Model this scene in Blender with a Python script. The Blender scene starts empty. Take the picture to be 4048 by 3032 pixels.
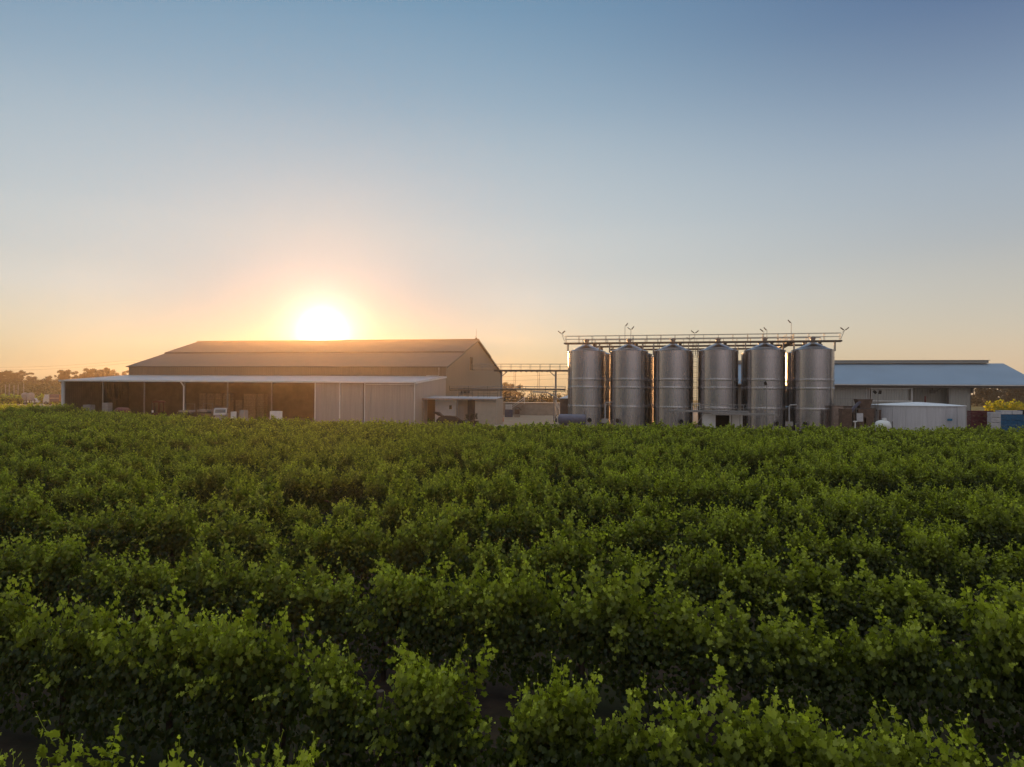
import bpy, bmesh, math, random
import numpy as np
from mathutils import Vector, Matrix, Euler

# ------------------------------------------------------------------ scene, camera, sky, sun
sc = bpy.context.scene
C = sc.collection
CAM_H, FPX = 5.0, 2858.0
cam = bpy.data.objects.new("camera", bpy.data.cameras.new("camera"))
C.objects.link(cam)
sc.camera = cam
cam.data.sensor_width = 36.0
cam.data.lens = 36.0 * FPX / 4048.0
cam.data.clip_start, cam.data.clip_end = 0.1, 6000.0
cam.matrix_world = Matrix.Translation((0, 0, CAM_H)) @ Matrix.Rotation(math.pi / 2 + math.atan(29 / FPX), 4, 'X') @ Matrix.Rotation(math.radians(0.45), 4, 'Z')

SUN_AZ, SUN_EL = math.radians(-14.7), math.radians(4.3)
SUN_DIR = Vector((math.sin(SUN_AZ) * math.cos(SUN_EL), math.cos(SUN_AZ) * math.cos(SUN_EL), math.sin(SUN_EL)))

def build_world():
    w = bpy.data.worlds.new("World")
    sc.world = w
    w.use_nodes = True
    nt = w.node_tree
    N, L = nt.nodes, nt.links
    bg = N['Background']
    def math_node(op, a, b=None, clamp=False):
        n = N.new('ShaderNodeMath'); n.operation = op; n.use_clamp = clamp
        for i, v in ((0, a), (1, b)):
            if v is None: continue
            if isinstance(v, (int, float)): n.inputs[i].default_value = v
            else: L.new(v, n.inputs[i])
        return n.outputs[0]
    sky = N.new('ShaderNodeTexSky'); sky.sky_type = 'NISHITA'; sky.sun_disc = False
    sky.sun_elevation, sky.sun_rotation = SUN_EL, SUN_AZ
    sky.air_density, sky.dust_density, sky.ozone_density = 1.0, 1.0, 2.0
    tc = N.new('ShaderNodeTexCoord')
    nrm = N.new('ShaderNodeVectorMath'); nrm.operation = 'NORMALIZE'; L.new(tc.outputs['Generated'], nrm.inputs[0])
    sep = N.new('ShaderNodeSeparateXYZ'); L.new(nrm.outputs[0], sep.inputs[0])
    el = math_node('MULTIPLY', math_node('ARCSINE', sep.outputs['Z']), 2 / math.pi, True)     # 0 horizon .. 1 zenith
    dot = N.new('ShaderNodeVectorMath'); dot.operation = 'DOT_PRODUCT'
    L.new(nrm.outputs[0], dot.inputs[0]); dot.inputs[1].default_value = SUN_DIR
    th = math_node('MULTIPLY', math_node('ARCCOSINE', math_node('MINIMUM', dot.outputs['Value'], 0.9999999)), 180 / math.pi)
    def ramp(stops):
        r = N.new('ShaderNodeValToRGB'); cr = r.color_ramp; cr.interpolation = 'CARDINAL'
        while len(cr.elements) < len(stops): cr.elements.new(0.5)
        for e, (p, c) in zip(cr.elements, stops): e.position = p / 90.0
        for e, (p, c) in zip(cr.elements, stops): e.color = (*c, 1)
        L.new(el, r.inputs[0]); return r.outputs[0]
    core = ramp([(0, (.22, .22, .17)), (4, (.20, .34, .37)), (8, (.25, .43, .51)), (13, (.41, .52, .565)), (20, (.32, .44, .535)), (30, (.20, .34, .47)), (45, (.30, .42, .52)), (60, (.66, .72, .76)), (90, (.80, .84, .86))])  # every ramp turns near white overhead: added fill from above for the vine tops
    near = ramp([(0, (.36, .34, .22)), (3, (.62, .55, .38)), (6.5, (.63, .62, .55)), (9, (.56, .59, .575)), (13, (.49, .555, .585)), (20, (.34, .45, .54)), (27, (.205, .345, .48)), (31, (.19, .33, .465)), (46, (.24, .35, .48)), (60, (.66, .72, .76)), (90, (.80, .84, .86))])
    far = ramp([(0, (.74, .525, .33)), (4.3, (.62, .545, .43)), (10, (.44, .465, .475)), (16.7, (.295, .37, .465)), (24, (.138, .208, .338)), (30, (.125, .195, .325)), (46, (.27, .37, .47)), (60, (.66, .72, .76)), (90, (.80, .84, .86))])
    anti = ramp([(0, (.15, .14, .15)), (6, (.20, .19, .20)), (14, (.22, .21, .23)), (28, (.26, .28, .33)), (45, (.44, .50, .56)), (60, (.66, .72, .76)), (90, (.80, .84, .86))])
    oppo = ramp([(0, (.34, .30, .31)), (6, (.52, .46, .47)), (14, (.56, .51, .53)), (28, (.42, .43, .48)), (45, (.44, .50, .56)), (60, (.66, .72, .76)), (90, (.80, .84, .86))])  # brighter sky opposite the sun, added to give the tank fronts a highlight
    def mix(f, a, b):
        m = N.new('ShaderNodeMix'); m.data_type = 'RGBA'
        for s, v in ((m.inputs[0], f), (m.inputs[6], a), (m.inputs[7], b)):
            if isinstance(v, (int, float)): s.default_value = v
            elif isinstance(v, tuple): s.default_value = (*v, 1)
            else: L.new(v, s)
        return m.outputs[2]
    def sstep(a, b):
        n = N.new('ShaderNodeMapRange'); n.interpolation_type = 'SMOOTHSTEP'
        n.inputs[1].default_value, n.inputs[2].default_value = a, b
        L.new(th, n.inputs[0]); return n.outputs[0]
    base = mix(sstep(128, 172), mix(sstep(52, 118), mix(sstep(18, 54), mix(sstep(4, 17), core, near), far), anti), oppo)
    sk = N.new('ShaderNodeVectorMath'); sk.operation = 'SCALE'; sk.inputs['Scale'].default_value = 0.004; L.new(sky.outputs[0], sk.inputs[0])
    def glow(c, s):      # the sun's own aureole
        g = math_node('EXPONENT', math_node('MULTIPLY', math_node('POWER', math_node('DIVIDE', th, s), 2.0), -1.0))
        n = N.new('ShaderNodeVectorMath'); n.operation = 'SCALE'; n.inputs[0].default_value = c; L.new(g, n.inputs['Scale'])
        return n.outputs[0]
    def add(a, b):
        n = N.new('ShaderNodeVectorMath'); n.operation = 'ADD'; L.new(a, n.inputs[0]); L.new(b, n.inputs[1]); return n.outputs[0]
    tot = add(add(add(base, sk.outputs[0]), glow(AUR1, 2.5)), glow(AUR2, 1.05))
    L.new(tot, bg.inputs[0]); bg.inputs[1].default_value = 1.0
AUR1, AUR2 = (.75, .66, .55), (5.0, 4.7, 4.2)
build_world()

sl = bpy.data.lights.new("sun", 'SUN')
sl.energy, sl.angle, sl.color = 5.0, math.radians(0.5), (1.0, .50, .18)
sun = bpy.data.objects.new("sun", sl); C.objects.link(sun)
sun.rotation_euler = (-SUN_DIR).to_track_quat('-Z', 'Y').to_euler()
sun.location = SUN_DIR * 300
sc.view_settings.view_transform = 'Standard'
sc.view_settings.look = 'None'
sc.view_settings.exposure = 0.0
sc.cycles.max_bounces = 7
sc.cycles.diffuse_bounces = 3
sc.cycles.glossy_bounces = 3
sc.cycles.transmission_bounces = 5
sc.cycles.volume_bounces = 0
sc.cycles.use_denoising = True
sc.cycles.use_adaptive_sampling = True
sc.cycles.adaptive_threshold = 0.02
HAZE_DENSITY, HAZE_G = 0.00042, 0.84

# ------------------------------------------------------------------ helpers
def hor(px): return 1545.0 + (px - 2024.0) * 0.00785
def P(px, py, d):            # a measured direction at a real distance d -> a point in the world
    return Vector(((px - 2024.0) / FPX * d, d, CAM_H + (hor(px) - py) / FPX * d))

MATS = {}
def mat(name, col, rough=0.7, metal=0.0, var=0.18, scale=2.0, spec=0.4, bump=0.0, streak=False, tint=None):
    if name in MATS: return MATS[name]
    m = bpy.data.materials.new(name); m.use_nodes = True
    nt = m.node_tree; N, L = nt.nodes, nt.links
    b = N['Principled BSDF']
    b.inputs['Roughness'].default_value = rough
    b.inputs['Metallic'].default_value = metal
    b.inputs['Specular IOR Level'].default_value = spec
    tc = N.new('ShaderNodeTexCoord'); mp = N.new('ShaderNodeMapping')
    L.new(tc.outputs['Object'], mp.inputs[0])
    if streak: mp.inputs['Scale'].default_value = (4.0, 4.0, 0.25)
    oi = N.new('ShaderNodeObjectInfo'); off = N.new('ShaderNodeMath'); off.operation = 'MULTIPLY'; off.inputs[1].default_value = 60.0
    L.new(oi.outputs['Random'], off.inputs[0]); cx = N.new('ShaderNodeCombineXYZ'); L.new(off.outputs[0], cx.inputs[0]); L.new(off.outputs[0], cx.inputs[1]); L.new(cx.outputs[0], mp.inputs['Location'])
    nz = N.new('ShaderNodeTexNoise'); nz.inputs['Scale'].default_value = scale; nz.inputs['Detail'].default_value = 6
    L.new(mp.outputs[0], nz.inputs['Vector'])
    mr = N.new('ShaderNodeMapRange'); mr.inputs[1].default_value, mr.inputs[2].default_value = 0.3, 0.7
    L.new(nz.outputs[0], mr.inputs[0])
    mx = N.new('ShaderNodeMix'); mx.data_type = 'RGBA'; L.new(mr.outputs[0], mx.inputs[0])
    t = tint or (1, 1, 1)
    mx.inputs[6].default_value = (*[max(0, c * (1 - var) * k) for c, k in zip(col, t)], 1)
    mx.inputs[7].default_value = (*[min(1, c * (1 + var)) for c in col], 1)
    L.new(mx.outputs[2], b.inputs['Base Color'])
    mr2 = N.new('ShaderNodeMapRange'); mr2.inputs[3].default_value, mr2.inputs[4].default_value = max(.03, rough - (.02 if metal > .5 else .08)), min(1, rough + (.02 if metal > .5 else .08))
    L.new(nz.outputs[0], mr2.inputs[0]); L.new(mr2.outputs[0], b.inputs['Roughness'])
    if bump:
        bp = N.new('ShaderNodeBump'); bp.inputs['Strength'].default_value = bump; bp.inputs['Distance'].default_value = 0.05
        L.new(nz.outputs[0], bp.inputs['Height']); L.new(bp.outputs[0], b.inputs['Normal'])
    MATS[name] = m
    return m

class MB:                    # collects shapes into one mesh
    def __init__(s): s.v, s.f, s.smooth = [], [], []
    def add(s, vs, fs, sm=False):
        o = len(s.v); s.v += [tuple(p) for p in vs]; s.f += [tuple(i + o for i in f) for f in fs]; s.smooth += [sm] * len(fs); return s
    def box(s, c, d, rz=0.0, rx=0.0, ry=0.0):
        R = Euler((rx, ry, rz)).to_matrix(); c = Vector(c)
        vs = [c + R @ Vector((x * d[0] / 2, y * d[1] / 2, z * d[2] / 2)) for x in (-1, 1) for y in (-1, 1) for z in (-1, 1)]
        return s.add(vs, [(0, 1, 3, 2), (4, 6, 7, 5), (0, 4, 5, 1), (2, 3, 7, 6), (0, 2, 6, 4), (1, 5, 7, 3)])
    def bar(s, a, b, w, h=None):
        a, b = Vector(a), Vector(b); h = h or w; d = (b - a).normalized()
        u = Vector((0, 0, 1)) if abs(d.z) < .95 else Vector((0, 1, 0))
        x = d.cross(u).normalized(); y = x.cross(d).normalized()
        vs = [p + x * (i * w / 2) + y * (j * h / 2) for p in (a, b) for i, j in ((-1, -1), (1, -1), (1, 1), (-1, 1))]
        return s.add(vs, [(0, 3, 2, 1), (4, 5, 6, 7), (0, 1, 5, 4), (1, 2, 6, 5), (2, 3, 7, 6), (3, 0, 4, 7)])
    def tube(s, pts, r, n=8, r2=None):
        pts = [Vector(p) for p in pts]; k = len(pts); vs = []
        for i, p in enumerate(pts):
            d = (pts[min(i + 1, k - 1)] - pts[max(i - 1, 0)]).normalized()
            u = Vector((0, 0, 1)) if abs(d.z) < .9 else Vector((1, 0, 0))
            x = d.cross(u).normalized(); y = x.cross(d).normalized()
            rr = r if r2 is None else r + (r2 - r) * i / (k - 1)
            vs += [p + (x * math.cos(6.28319 * j / n) + y * math.sin(6.28319 * j / n)) * rr for j in range(n)]
        fs = [(i * n + j, i * n + (j + 1) % n, (i + 1) * n + (j + 1) % n, (i + 1) * n + j) for i in range(k - 1) for j in range(n)]
        s.add(vs, fs, n > 5)
        return s.add(vs[:n], [tuple(range(n))[::-1]]).add(vs[-n:], [tuple(range(n))])
    def lathe(s, prof, c=(0, 0, 0), n=48, sm=True, axis='Z', crisp=False):
        if crisp:            # every step of the profile keeps its own edge
            for q0, q1 in zip(prof, prof[1:]): s.lathe([q0, q1], c, n, sm, axis)
            return s
        vs = []
        for r, z in prof:
            for j in range(n):
                a = 6.2831853 * j / n; p = (r * math.cos(a), r * math.sin(a), z)
                if axis == 'X': p = (p[2], p[0], p[1])
                elif axis == 'Y': p = (p[0], p[2], p[1])
                vs.append((p[0] + c[0], p[1] + c[1], p[2] + c[2]))
        fs = [(i * n + j, i * n + (j + 1) % n, (i + 1) * n + (j + 1) % n, (i + 1) * n + j) for i in range(len(prof) - 1) for j in range(n)]
        return s.add(vs, fs, sm)
    def prism(s, poly, axis, a, b):     # polygon in the other two axes, pulled from a to b along axis
        def pt(u, v, w): return {'X': (w, u, v), 'Y': (u, w, v), 'Z': (u, v, w)}[axis]
        n = len(poly); vs = [pt(u, v, a) for u, v in poly] + [pt(u, v, b) for u, v in poly]
        return s.add(vs, [tuple(range(n))[::-1], tuple(range(n, 2 * n))] + [(i, (i + 1) % n, n + (i + 1) % n, n + i) for i in range(n)])
    def slab(s, q, t):                  # four corners (top), thickness downwards
        q = [Vector(p) for p in q]; vs = q + [p - Vector((0, 0, t)) for p in q]
        return s.add(vs, [(0, 1, 2, 3), (7, 6, 5, 4), (0, 4, 5, 1), (1, 5, 6, 2), (2, 6, 7, 3), (3, 7, 4, 0)])
    def corr(s, x0, x1, zlo, zhi, y=0.0, pitch=0.35, dep=0.05, along='X'):   # ribbed sheet
        x, prof = x0, []
        while x < x1 - 1e-6:
            for fx, o in ((0, 0), (.62, 0), (.70, -dep), (.92, -dep), (1.0, 0)):
                if x + fx * pitch <= x1 + 1e-6: prof.append((x + fx * pitch, o))
            x += pitch
        zl = zlo if callable(zlo) else (lambda q: zlo); zh = zhi if callable(zhi) else (lambda q: zhi)
        vs = []
        for u, o in prof:
            for z in (zl(u), zh(u)): vs.append((u, y + o, z) if along == 'X' else (y - o, u, z))
        return s.add(vs, [(2 * i, 2 * i + 2, 2 * i + 3, 2 * i + 1) for i in range(len(prof) - 1)])
    def build(s, name, m, parent=None, loc=None, rz=None, label=None):
        me = bpy.data.meshes.new(name); me.from_pydata(s.v, [], s.f); me.validate()
        me.polygons.foreach_set('use_smooth', s.smooth[:len(me.polygons)])
        if m: me.materials.append(m)
        o = bpy.data.objects.new(name, me); C.objects.link(o)
        if parent: o.parent = parent
        if loc is not None: o.location = loc
        if rz is not None: o.rotation_euler = (0, 0, rz)
        if label: o['label'] = label
        return o

def tag(o, label=None, cat=None, group=None, kind=None):
    if label: o['label'] = label
    if cat: o['category'] = cat
    if group: o['group'] = group
    if kind: o['kind'] = kind
    return o
def thing(name, label, cat, loc=(0, 0, 0), rz=0.0, group=None):
    o = bpy.data.objects.new(name, None); C.objects.link(o)
    o.location = loc; o.rotation_euler = (0, 0, rz); o.empty_display_size = 0.3
    return tag(o, label, cat, group)
KIDS = {}
def kids(o): return [c for c in C.objects if c.parent == o]
def copy_tree(o, parent=None, loc=None, rz=None, label=None, group=None):
    c = o.copy(); C.objects.link(c)
    if parent is not None: c.parent = parent
    if loc is not None: c.location = loc
    if rz is not None: c.rotation_euler = (0, 0, rz)
    if label: c['label'] = label
    if group: c['group'] = group
    for ch in list(o.children): copy_tree(ch, c)
    return c
ORD = ("zeroth first second third fourth fifth sixth seventh eighth ninth tenth eleventh twelfth thirteenth fourteenth fifteenth sixteenth seventeenth eighteenth nineteenth twentieth "
       "twenty-first twenty-second twenty-third twenty-fourth twenty-fifth twenty-sixth twenty-seventh twenty-eighth twenty-ninth thirtieth thirty-first thirty-second thirty-third thirty-fourth thirty-fifth thirty-sixth thirty-seventh thirty-eighth thirty-ninth fortieth").split()

# ------------------------------------------------------------------ materials
M = dict(
    shed=mat('beige_cladding', (.25, .19, .135), .55, 0, .10, .6, streak=True),
    shedroof=mat('weathered_roof_sheet', (.125, .085, .06), .6, 0, .18, .5),
    cladding=mat('pale_pink_cladding', (.42, .36, .32), .55, 0, .08, .5, streak=True),
    leanroof=mat('zinc_roof_sheet', (.44, .41, .43), .45, .25, .10, .5),
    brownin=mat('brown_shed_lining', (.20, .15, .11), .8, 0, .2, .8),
    trim=mat('white_steel_trim', (.72, .70, .68), .5, 0, .06, 2),
    dark=mat('dark_opening', (.030, .026, .024), .9, 0, .2, 2),
    glass=mat('window_glass', (.04, .045, .05), .12, 0, .1, 2, .5),
    steel=mat('galvanised_steel', (.32, .30, .29), .45, .55, .15, 5),
    steeldark=mat('dark_painted_steel', (.11, .095, .085), .55, .2, .15, 5),
    stainless=mat('brushed_stainless', (.50, .485, .49), .27, 1.0, .035, 1.2, streak=True),
    stainless2=mat('polished_jacket_band', (.60, .585, .59), .24, 1.0, .08, 1.2),
    conem=mat('tank_roof_steel', (.50, .50, .52), .38, .9, .12, 1.5),
    blueroof=mat('blue_grey_roof_sheet', (.27, .345, .44), .5, .15, .07, .3),
    cream=mat('cream_grey_cladding', (.38, .365, .335), .6, 0, .07, .5, streak=True),
    white=mat('white_paint', (.76, .75, .74), .5, 0, .06, 2),
    whitetank=mat('white_grey_tank_panel', (.60, .59, .62), .5, .1, .10, 1.5, streak=True),
    tankroof=mat('pale_tank_roof', (.74, .75, .78), .5, 0, .05, 1),
    navy=mat('slate_blue_paint', (.13, .13, .18), .45, .2, .15, 3),
    bluelabel=mat('blue_plastic', (.02, .22, .42), .45, 0, .12, 3),
    bluebin=mat('blue_bin_plastic', (.015, .13, .28), .5, 0, .2, 3),
    redbin=mat('maroon_bin_plastic', (.12, .022, .028), .55, 0, .25, 3),
    palebin=mat('pale_grey_bin_plastic', (.62, .60, .62), .55, 0, .12, 3),
    dimcrate=mat('dimmed_crate_board', (.33, .28, .265), .7, 0, .15, 3),  # pale crate colour darkened to hold the shade under the lean-to
    dullwhite=mat('dull_white_paint', (.34, .31, .30), .4, 0, .08, 3),  # darker, greyer version of the white paint
    woodbin=mat('weathered_bin_timber', (.36, .27, .19), .8, 0, .25, 4),
    concrete=mat('sandy_concrete', (.40, .325, .265), .85, 0, .12, 1.2, bump=.1),
    render=mat('beige_block_render', (.46, .38, .30), .85, 0, .08, 1.5),
    tyre=mat('tyre_rubber', (.02, .02, .02), .85, 0, .2, 8),
    carbody=mat('dark_car_paint', (.035, .03, .032), .18, .3, .1, 2, .6),
    whitecar=mat('white_car_paint', (.75, .75, .76), .22, .05, .05, 2, .5),
    truckcab=mat('cream_truck_paint', (.62, .60, .52), .35, .05, .08, 3),
    truckbody=mat('purple_grey_truck_body', (.10, .06, .11), .5, 0, .15, 3),
    orangebox=mat('rusty_orange_board', (.38, .15, .05), .7, 0, .2, 3),
    redpaint=mat('faded_red_paint', (.15, .04, .032), .5, 0, .2, 3),
    rust=mat('rusty_brown_steel', (.15, .095, .07), .75, .1, .3, 2.5),
    tan=mat('dusty_tan_boards', (.36, .26, .215), .8, 0, .2, 2.5),
    bark=mat('grey_brown_bark', (.11, .08, .06), .9, 0, .3, 6, bump=.5),
    vinewood=mat('vine_wood', (.07, .045, .03), .9, 0, .3, 12, bump=.5),
    terracotta=mat('dark_pot_clay', (.13, .07, .05), .8, 0, .2, 6),
)

def leaf_mat(name, old, young, trans=0.42, rough=.45, var=.35):
    m = bpy.data.materials.new(name); m.use_nodes = True
    nt = m.node_tree; N, L = nt.nodes, nt.links
    out = N['Material Output']; b = N['Principled BSDF']
    at = N.new('ShaderNodeAttribute'); at.attribute_name = 'age'
    geo = N.new('ShaderNodeNewGeometry')
    mx = N.new('ShaderNodeMix'); mx.data_type = 'RGBA'; L.new(at.outputs['Fac'], mx.inputs[0])
    mx.inputs[6].default_value = (*old, 1); mx.inputs[7].default_value = (*young, 1)
    at2 = N.new('ShaderNodeAttribute'); at2.attribute_name = 'shade'
    mr = N.new('ShaderNodeMapRange'); mr.inputs[3].default_value, mr.inputs[4].default_value = 1 - var, 1 + var
    L.new(at2.outputs['Fac'], mr.inputs[0])
    sc_ = N.new('ShaderNodeVectorMath'); sc_.operation = 'SCALE'; L.new(mx.outputs[2], sc_.inputs[0]); L.new(mr.outputs[0], sc_.inputs['Scale'])
    L.new(sc_.outputs[0], b.inputs['Base Color'])
    b.inputs['Roughness'].default_value = rough; b.inputs['Specular IOR Level'].default_value = .35
    tr = N.new('ShaderNodeBsdfTranslucent')
    k = N.new('ShaderNodeVectorMath'); k.operation = 'MULTIPLY'; k.inputs[1].default_value = (1.9, 1.9, 1.0); L.new(sc_.outputs[0], k.inputs[0])
    L.new(k.outputs[0], tr.inputs['Color'])
    ms = N.new('ShaderNodeMixShader'); ms.inputs[0].default_value = trans
    L.new(b.outputs[0], ms.inputs[1]); L.new(tr.outputs[0], ms.inputs[2]); L.new(ms.outputs[0], out.inputs['Surface'])
    MATS[name] = m
    return m
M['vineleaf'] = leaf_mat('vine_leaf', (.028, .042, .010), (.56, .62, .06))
M['gumleaf'] = leaf_mat('tree_leaf', (.035, .032, .013), (.06, .055, .018), .18)
M['farleaf'] = leaf_mat('distant_vine_leaf', (.05, .05, .014), (.13, .12, .02), .25)
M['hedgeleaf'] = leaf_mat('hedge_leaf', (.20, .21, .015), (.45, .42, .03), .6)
M['shrubleaf'] = leaf_mat('shrub_leaf', (.028, .026, .012), (.055, .045, .018), .2)

def ground_mat(name, c1, c2, scale, c3=None):
    m = bpy.data.materials.new(name); m.use_nodes = True
    nt = m.node_tree; N, L = nt.nodes, nt.links; b = N['Principled BSDF']
    b.inputs['Roughness'].default_value = .95; b.inputs['Specular IOR Level'].default_value = .15
    tc = N.new('ShaderNodeTexCoord')
    n1 = N.new('ShaderNodeTexNoise'); n1.inputs['Scale'].default_value = scale; n1.inputs['Detail'].default_value = 8; L.new(tc.outputs['Object'], n1.inputs['Vector'])
    n2 = N.new('ShaderNodeTexNoise'); n2.inputs['Scale'].default_value = scale * .08; n2.inputs['Detail'].default_value = 4; L.new(tc.outputs['Object'], n2.inputs['Vector'])
    mr = N.new('ShaderNodeMapRange'); mr.inputs[1].default_value, mr.inputs[2].default_value = .35, .65; L.new(n1.outputs[0], mr.inputs[0])
    mx = N.new('ShaderNodeMix'); mx.data_type = 'RGBA'; L.new(mr.outputs[0], mx.inputs[0])
    mx.inputs[6].default_value = (*c1, 1); mx.inputs[7].default_value = (*c2, 1)
    o = mx.outputs[2]
    if c3:
        mr2 = N.new('ShaderNodeMapRange'); mr2.inputs[1].default_value, mr2.inputs[2].default_value = .45, .6; L.new(n2.outputs[0], mr2.inputs[0])
        m2 = N.new('ShaderNodeMix'); m2.data_type = 'RGBA'; L.new(mr2.outputs[0], m2.inputs[0]); L.new(o, m2.inputs[6]); m2.inputs[7].default_value = (*c3, 1); o = m2.outputs[2]
    L.new(o, b.inputs['Base Color'])
    bp = N.new('ShaderNodeBump'); bp.inputs['Strength'].default_value = .6; bp.inputs['Distance'].default_value = .08
    L.new(n1.outputs[0], bp.inputs['Height']); L.new(bp.outputs[0], b.inputs['Normal'])
    MATS[name] = m; return m
M['soil'] = ground_mat('vineyard_soil', (.028, .018, .014), (.05, .034, .024), 3.0, (.034, .034, .014))
M['gravel'] = ground_mat('sandy_gravel', (.34, .255, .185), (.44, .34, .25), 2.0, (.38, .27, .19))
M['field'] = ground_mat('dry_field', (.16, .13, .05), (.24, .19, .07), .6, (.10, .11, .035))
# ------------------------------------------------------------------ ground, yard, haze
def sst(a, b, x):
    t = min(1.0, max(0.0, (x - a) / (b - a))); return t * t * (3 - 2 * t)
def gz(x, y):
    return 6.7 * sst(222, 292, y) * sst(-22, -85, x)
def build_ground():
    xs = [-496] + list(range(-480, 500, 20)) + [496]
    ys = [-145, -100, -40, 0, 40, 80, 120, 160] + list(range(200, 450, 10)) + [458]
    vs = [(x, y, gz(x, y)) for y in ys for x in xs]; w = len(xs)
    fs = [(j * w + i, j * w + i + 1, (j + 1) * w + i + 1, (j + 1) * w + i) for j in range(len(ys) - 1) for i in range(w - 1)]
    mb = MB(); mb.add(vs, fs, True)
    tag(mb.build('ground', M['field']), kind='structure')
    def sheet(name, m, pts, z):
        b = MB(); b.add([(x, y, z) for x, y in pts], [tuple(range(len(pts)))]); tag(b.build(name, m), kind='structure')
    sheet('vineyard_soil', M['soil'], [(-220, -120), (220, -120), (220, 74), (38, 74.5), (0, 77), (-15, 79), (-33, 85), (-45, 94), (-61, 108), (-74, 121), (-220, 121)], .004)
    sheet('yard', M['gravel'], [(-215, 122), (-74, 122), (-61, 109), (-45, 95), (-33, 86), (-15, 80), (0, 78), (38, 75.5), (130, 75), (130, 150), (60, 235), (-60, 270), (-215, 260)], .004)
build_ground()
def build_haze():
    m = bpy.data.materials.new('evening_haze'); m.use_nodes = True
    nt = m.node_tree; nt.nodes.clear()
    o = nt.nodes.new('ShaderNodeOutputMaterial'); v = nt.nodes.new('ShaderNodeVolumePrincipled')
    v.inputs['Color'].default_value = (1.0, .82, .62, 1); v.inputs['Density'].default_value = HAZE_DENSITY; v.inputs['Anisotropy'].default_value = HAZE_G
    nt.links.new(v.outputs[0], o.inputs['Volume'])
    mb = MB(); mb.box((0, 155, 8.2), (1000, 610, 18.4)); tag(mb.build('haze', m), kind='stuff')
if HAZE_DENSITY > 0: build_haze()

# ------------------------------------------------------------------ leaves
def leaf_template(detail):
    if detail == 2:       # five-lobed grape leaf, tip along +y, cupped
        half = [(.0, -.20), (.17, -.46), (.42, -.36), (.36, -.12), (.56, .08), (.33, .17), (.24, .36)]
        out = half + [(0, .58)] + [(-x, y) for x, y in half[:0:-1]]
        v = [(0, 0, .0)] + [(x, y, -.55 * x * x - .18 * y * y) for x, y in out]
        n = len(out); f = [(0, 1 + i, 1 + (i + 1) % n) for i in range(n)]
    elif detail == 1:     # simple folded six-sided leaf
        v = [(0, -.42, 0), (.46, -.18, -.12), (.34, .28, -.1), (0, .5, -.06), (-.34, .28, -.1), (-.46, -.18, -.12)]
        f = [(0, 1, 2, 3), (0, 3, 4, 5)]
    else:
        v = [(-.5, -.3, 0), (.5, -.35, 0), (.38, .4, .06), (-.34, .42, -.05)]; f = [(0, 1, 2, 3)]
    return np.array(v), f
TPL = {k: leaf_template(k) for k in (0, 1, 2)}
def leaf_arrays(rng, pos, nrm, tip, size, age, detail):
    """vectorised: every leaf is placed by its normal and the way its tip points"""
    tv, tf = TPL[detail]; n = len(pos)
    nrm = nrm / (np.linalg.norm(nrm, axis=1, keepdims=True) + 1e-9)
    tip = tip - nrm * np.sum(tip * nrm, 1, keepdims=True); tip /= (np.linalg.norm(tip, axis=1, keepdims=True) + 1e-9)
    side = np.cross(tip, nrm)
    V = pos[:, None, :] + size[:, None, None] * (tv[None, :, 0:1] * side[:, None, :] + tv[None, :, 1:2] * tip[:, None, :] + tv[None, :, 2:3] * nrm[:, None, :])
    return V.reshape(-1, 3), np.repeat(age, len(tv)), np.repeat(rng.random(n), len(tv)), n
def leaf_mesh(name, V, age, shade, n, detail, m, extra=None, smooth=True):
    tv, tf = TPL[detail]; k = len(tv)
    loops = np.concatenate([np.array([i for f in tf for i in f], dtype=np.int64)[None, :] + (np.arange(n) * k)[:, None]]).reshape(-1)
    sizes = np.tile(np.array([len(f) for f in tf]), n)
    if extra:             # stems: plain polygons after the leaves
        ev, ef, ea = extra; o = len(V)
        V = np.concatenate([V, np.array(ev)]); age = np.concatenate([age, np.full(len(ev), ea)]); shade = np.concatenate([shade, np.full(len(ev), .4)])
        loops = np.concatenate([loops, np.array([i + o for f in ef for i in f])]); sizes = np.concatenate([sizes, np.array([len(f) for f in ef])])
    me = bpy.data.meshes.new(name)
    me.vertices.add(len(V)); me.vertices.foreach_set('co', V.astype(np.float32).ravel())
    me.loops.add(len(loops)); me.loops.foreach_set('vertex_index', loops.astype(np.int32))
    me.polygons.add(len(sizes)); me.polygons.foreach_set('loop_start', np.concatenate([[0], np.cumsum(sizes)[:-1]]).astype(np.int32))
    me.polygons.foreach_set('loop_total', sizes.astype(np.int32))
    me.polygons.foreach_set('use_smooth', np.full(len(sizes), smooth))
    me.update(calc_edges=True)
    for nm, a in (('age', age), ('shade', shade)):
        me.attributes.new(nm, 'FLOAT', 'POINT').data.foreach_set('value', a.astype(np.float32))
    me.materials.append(m)
    return me

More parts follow.
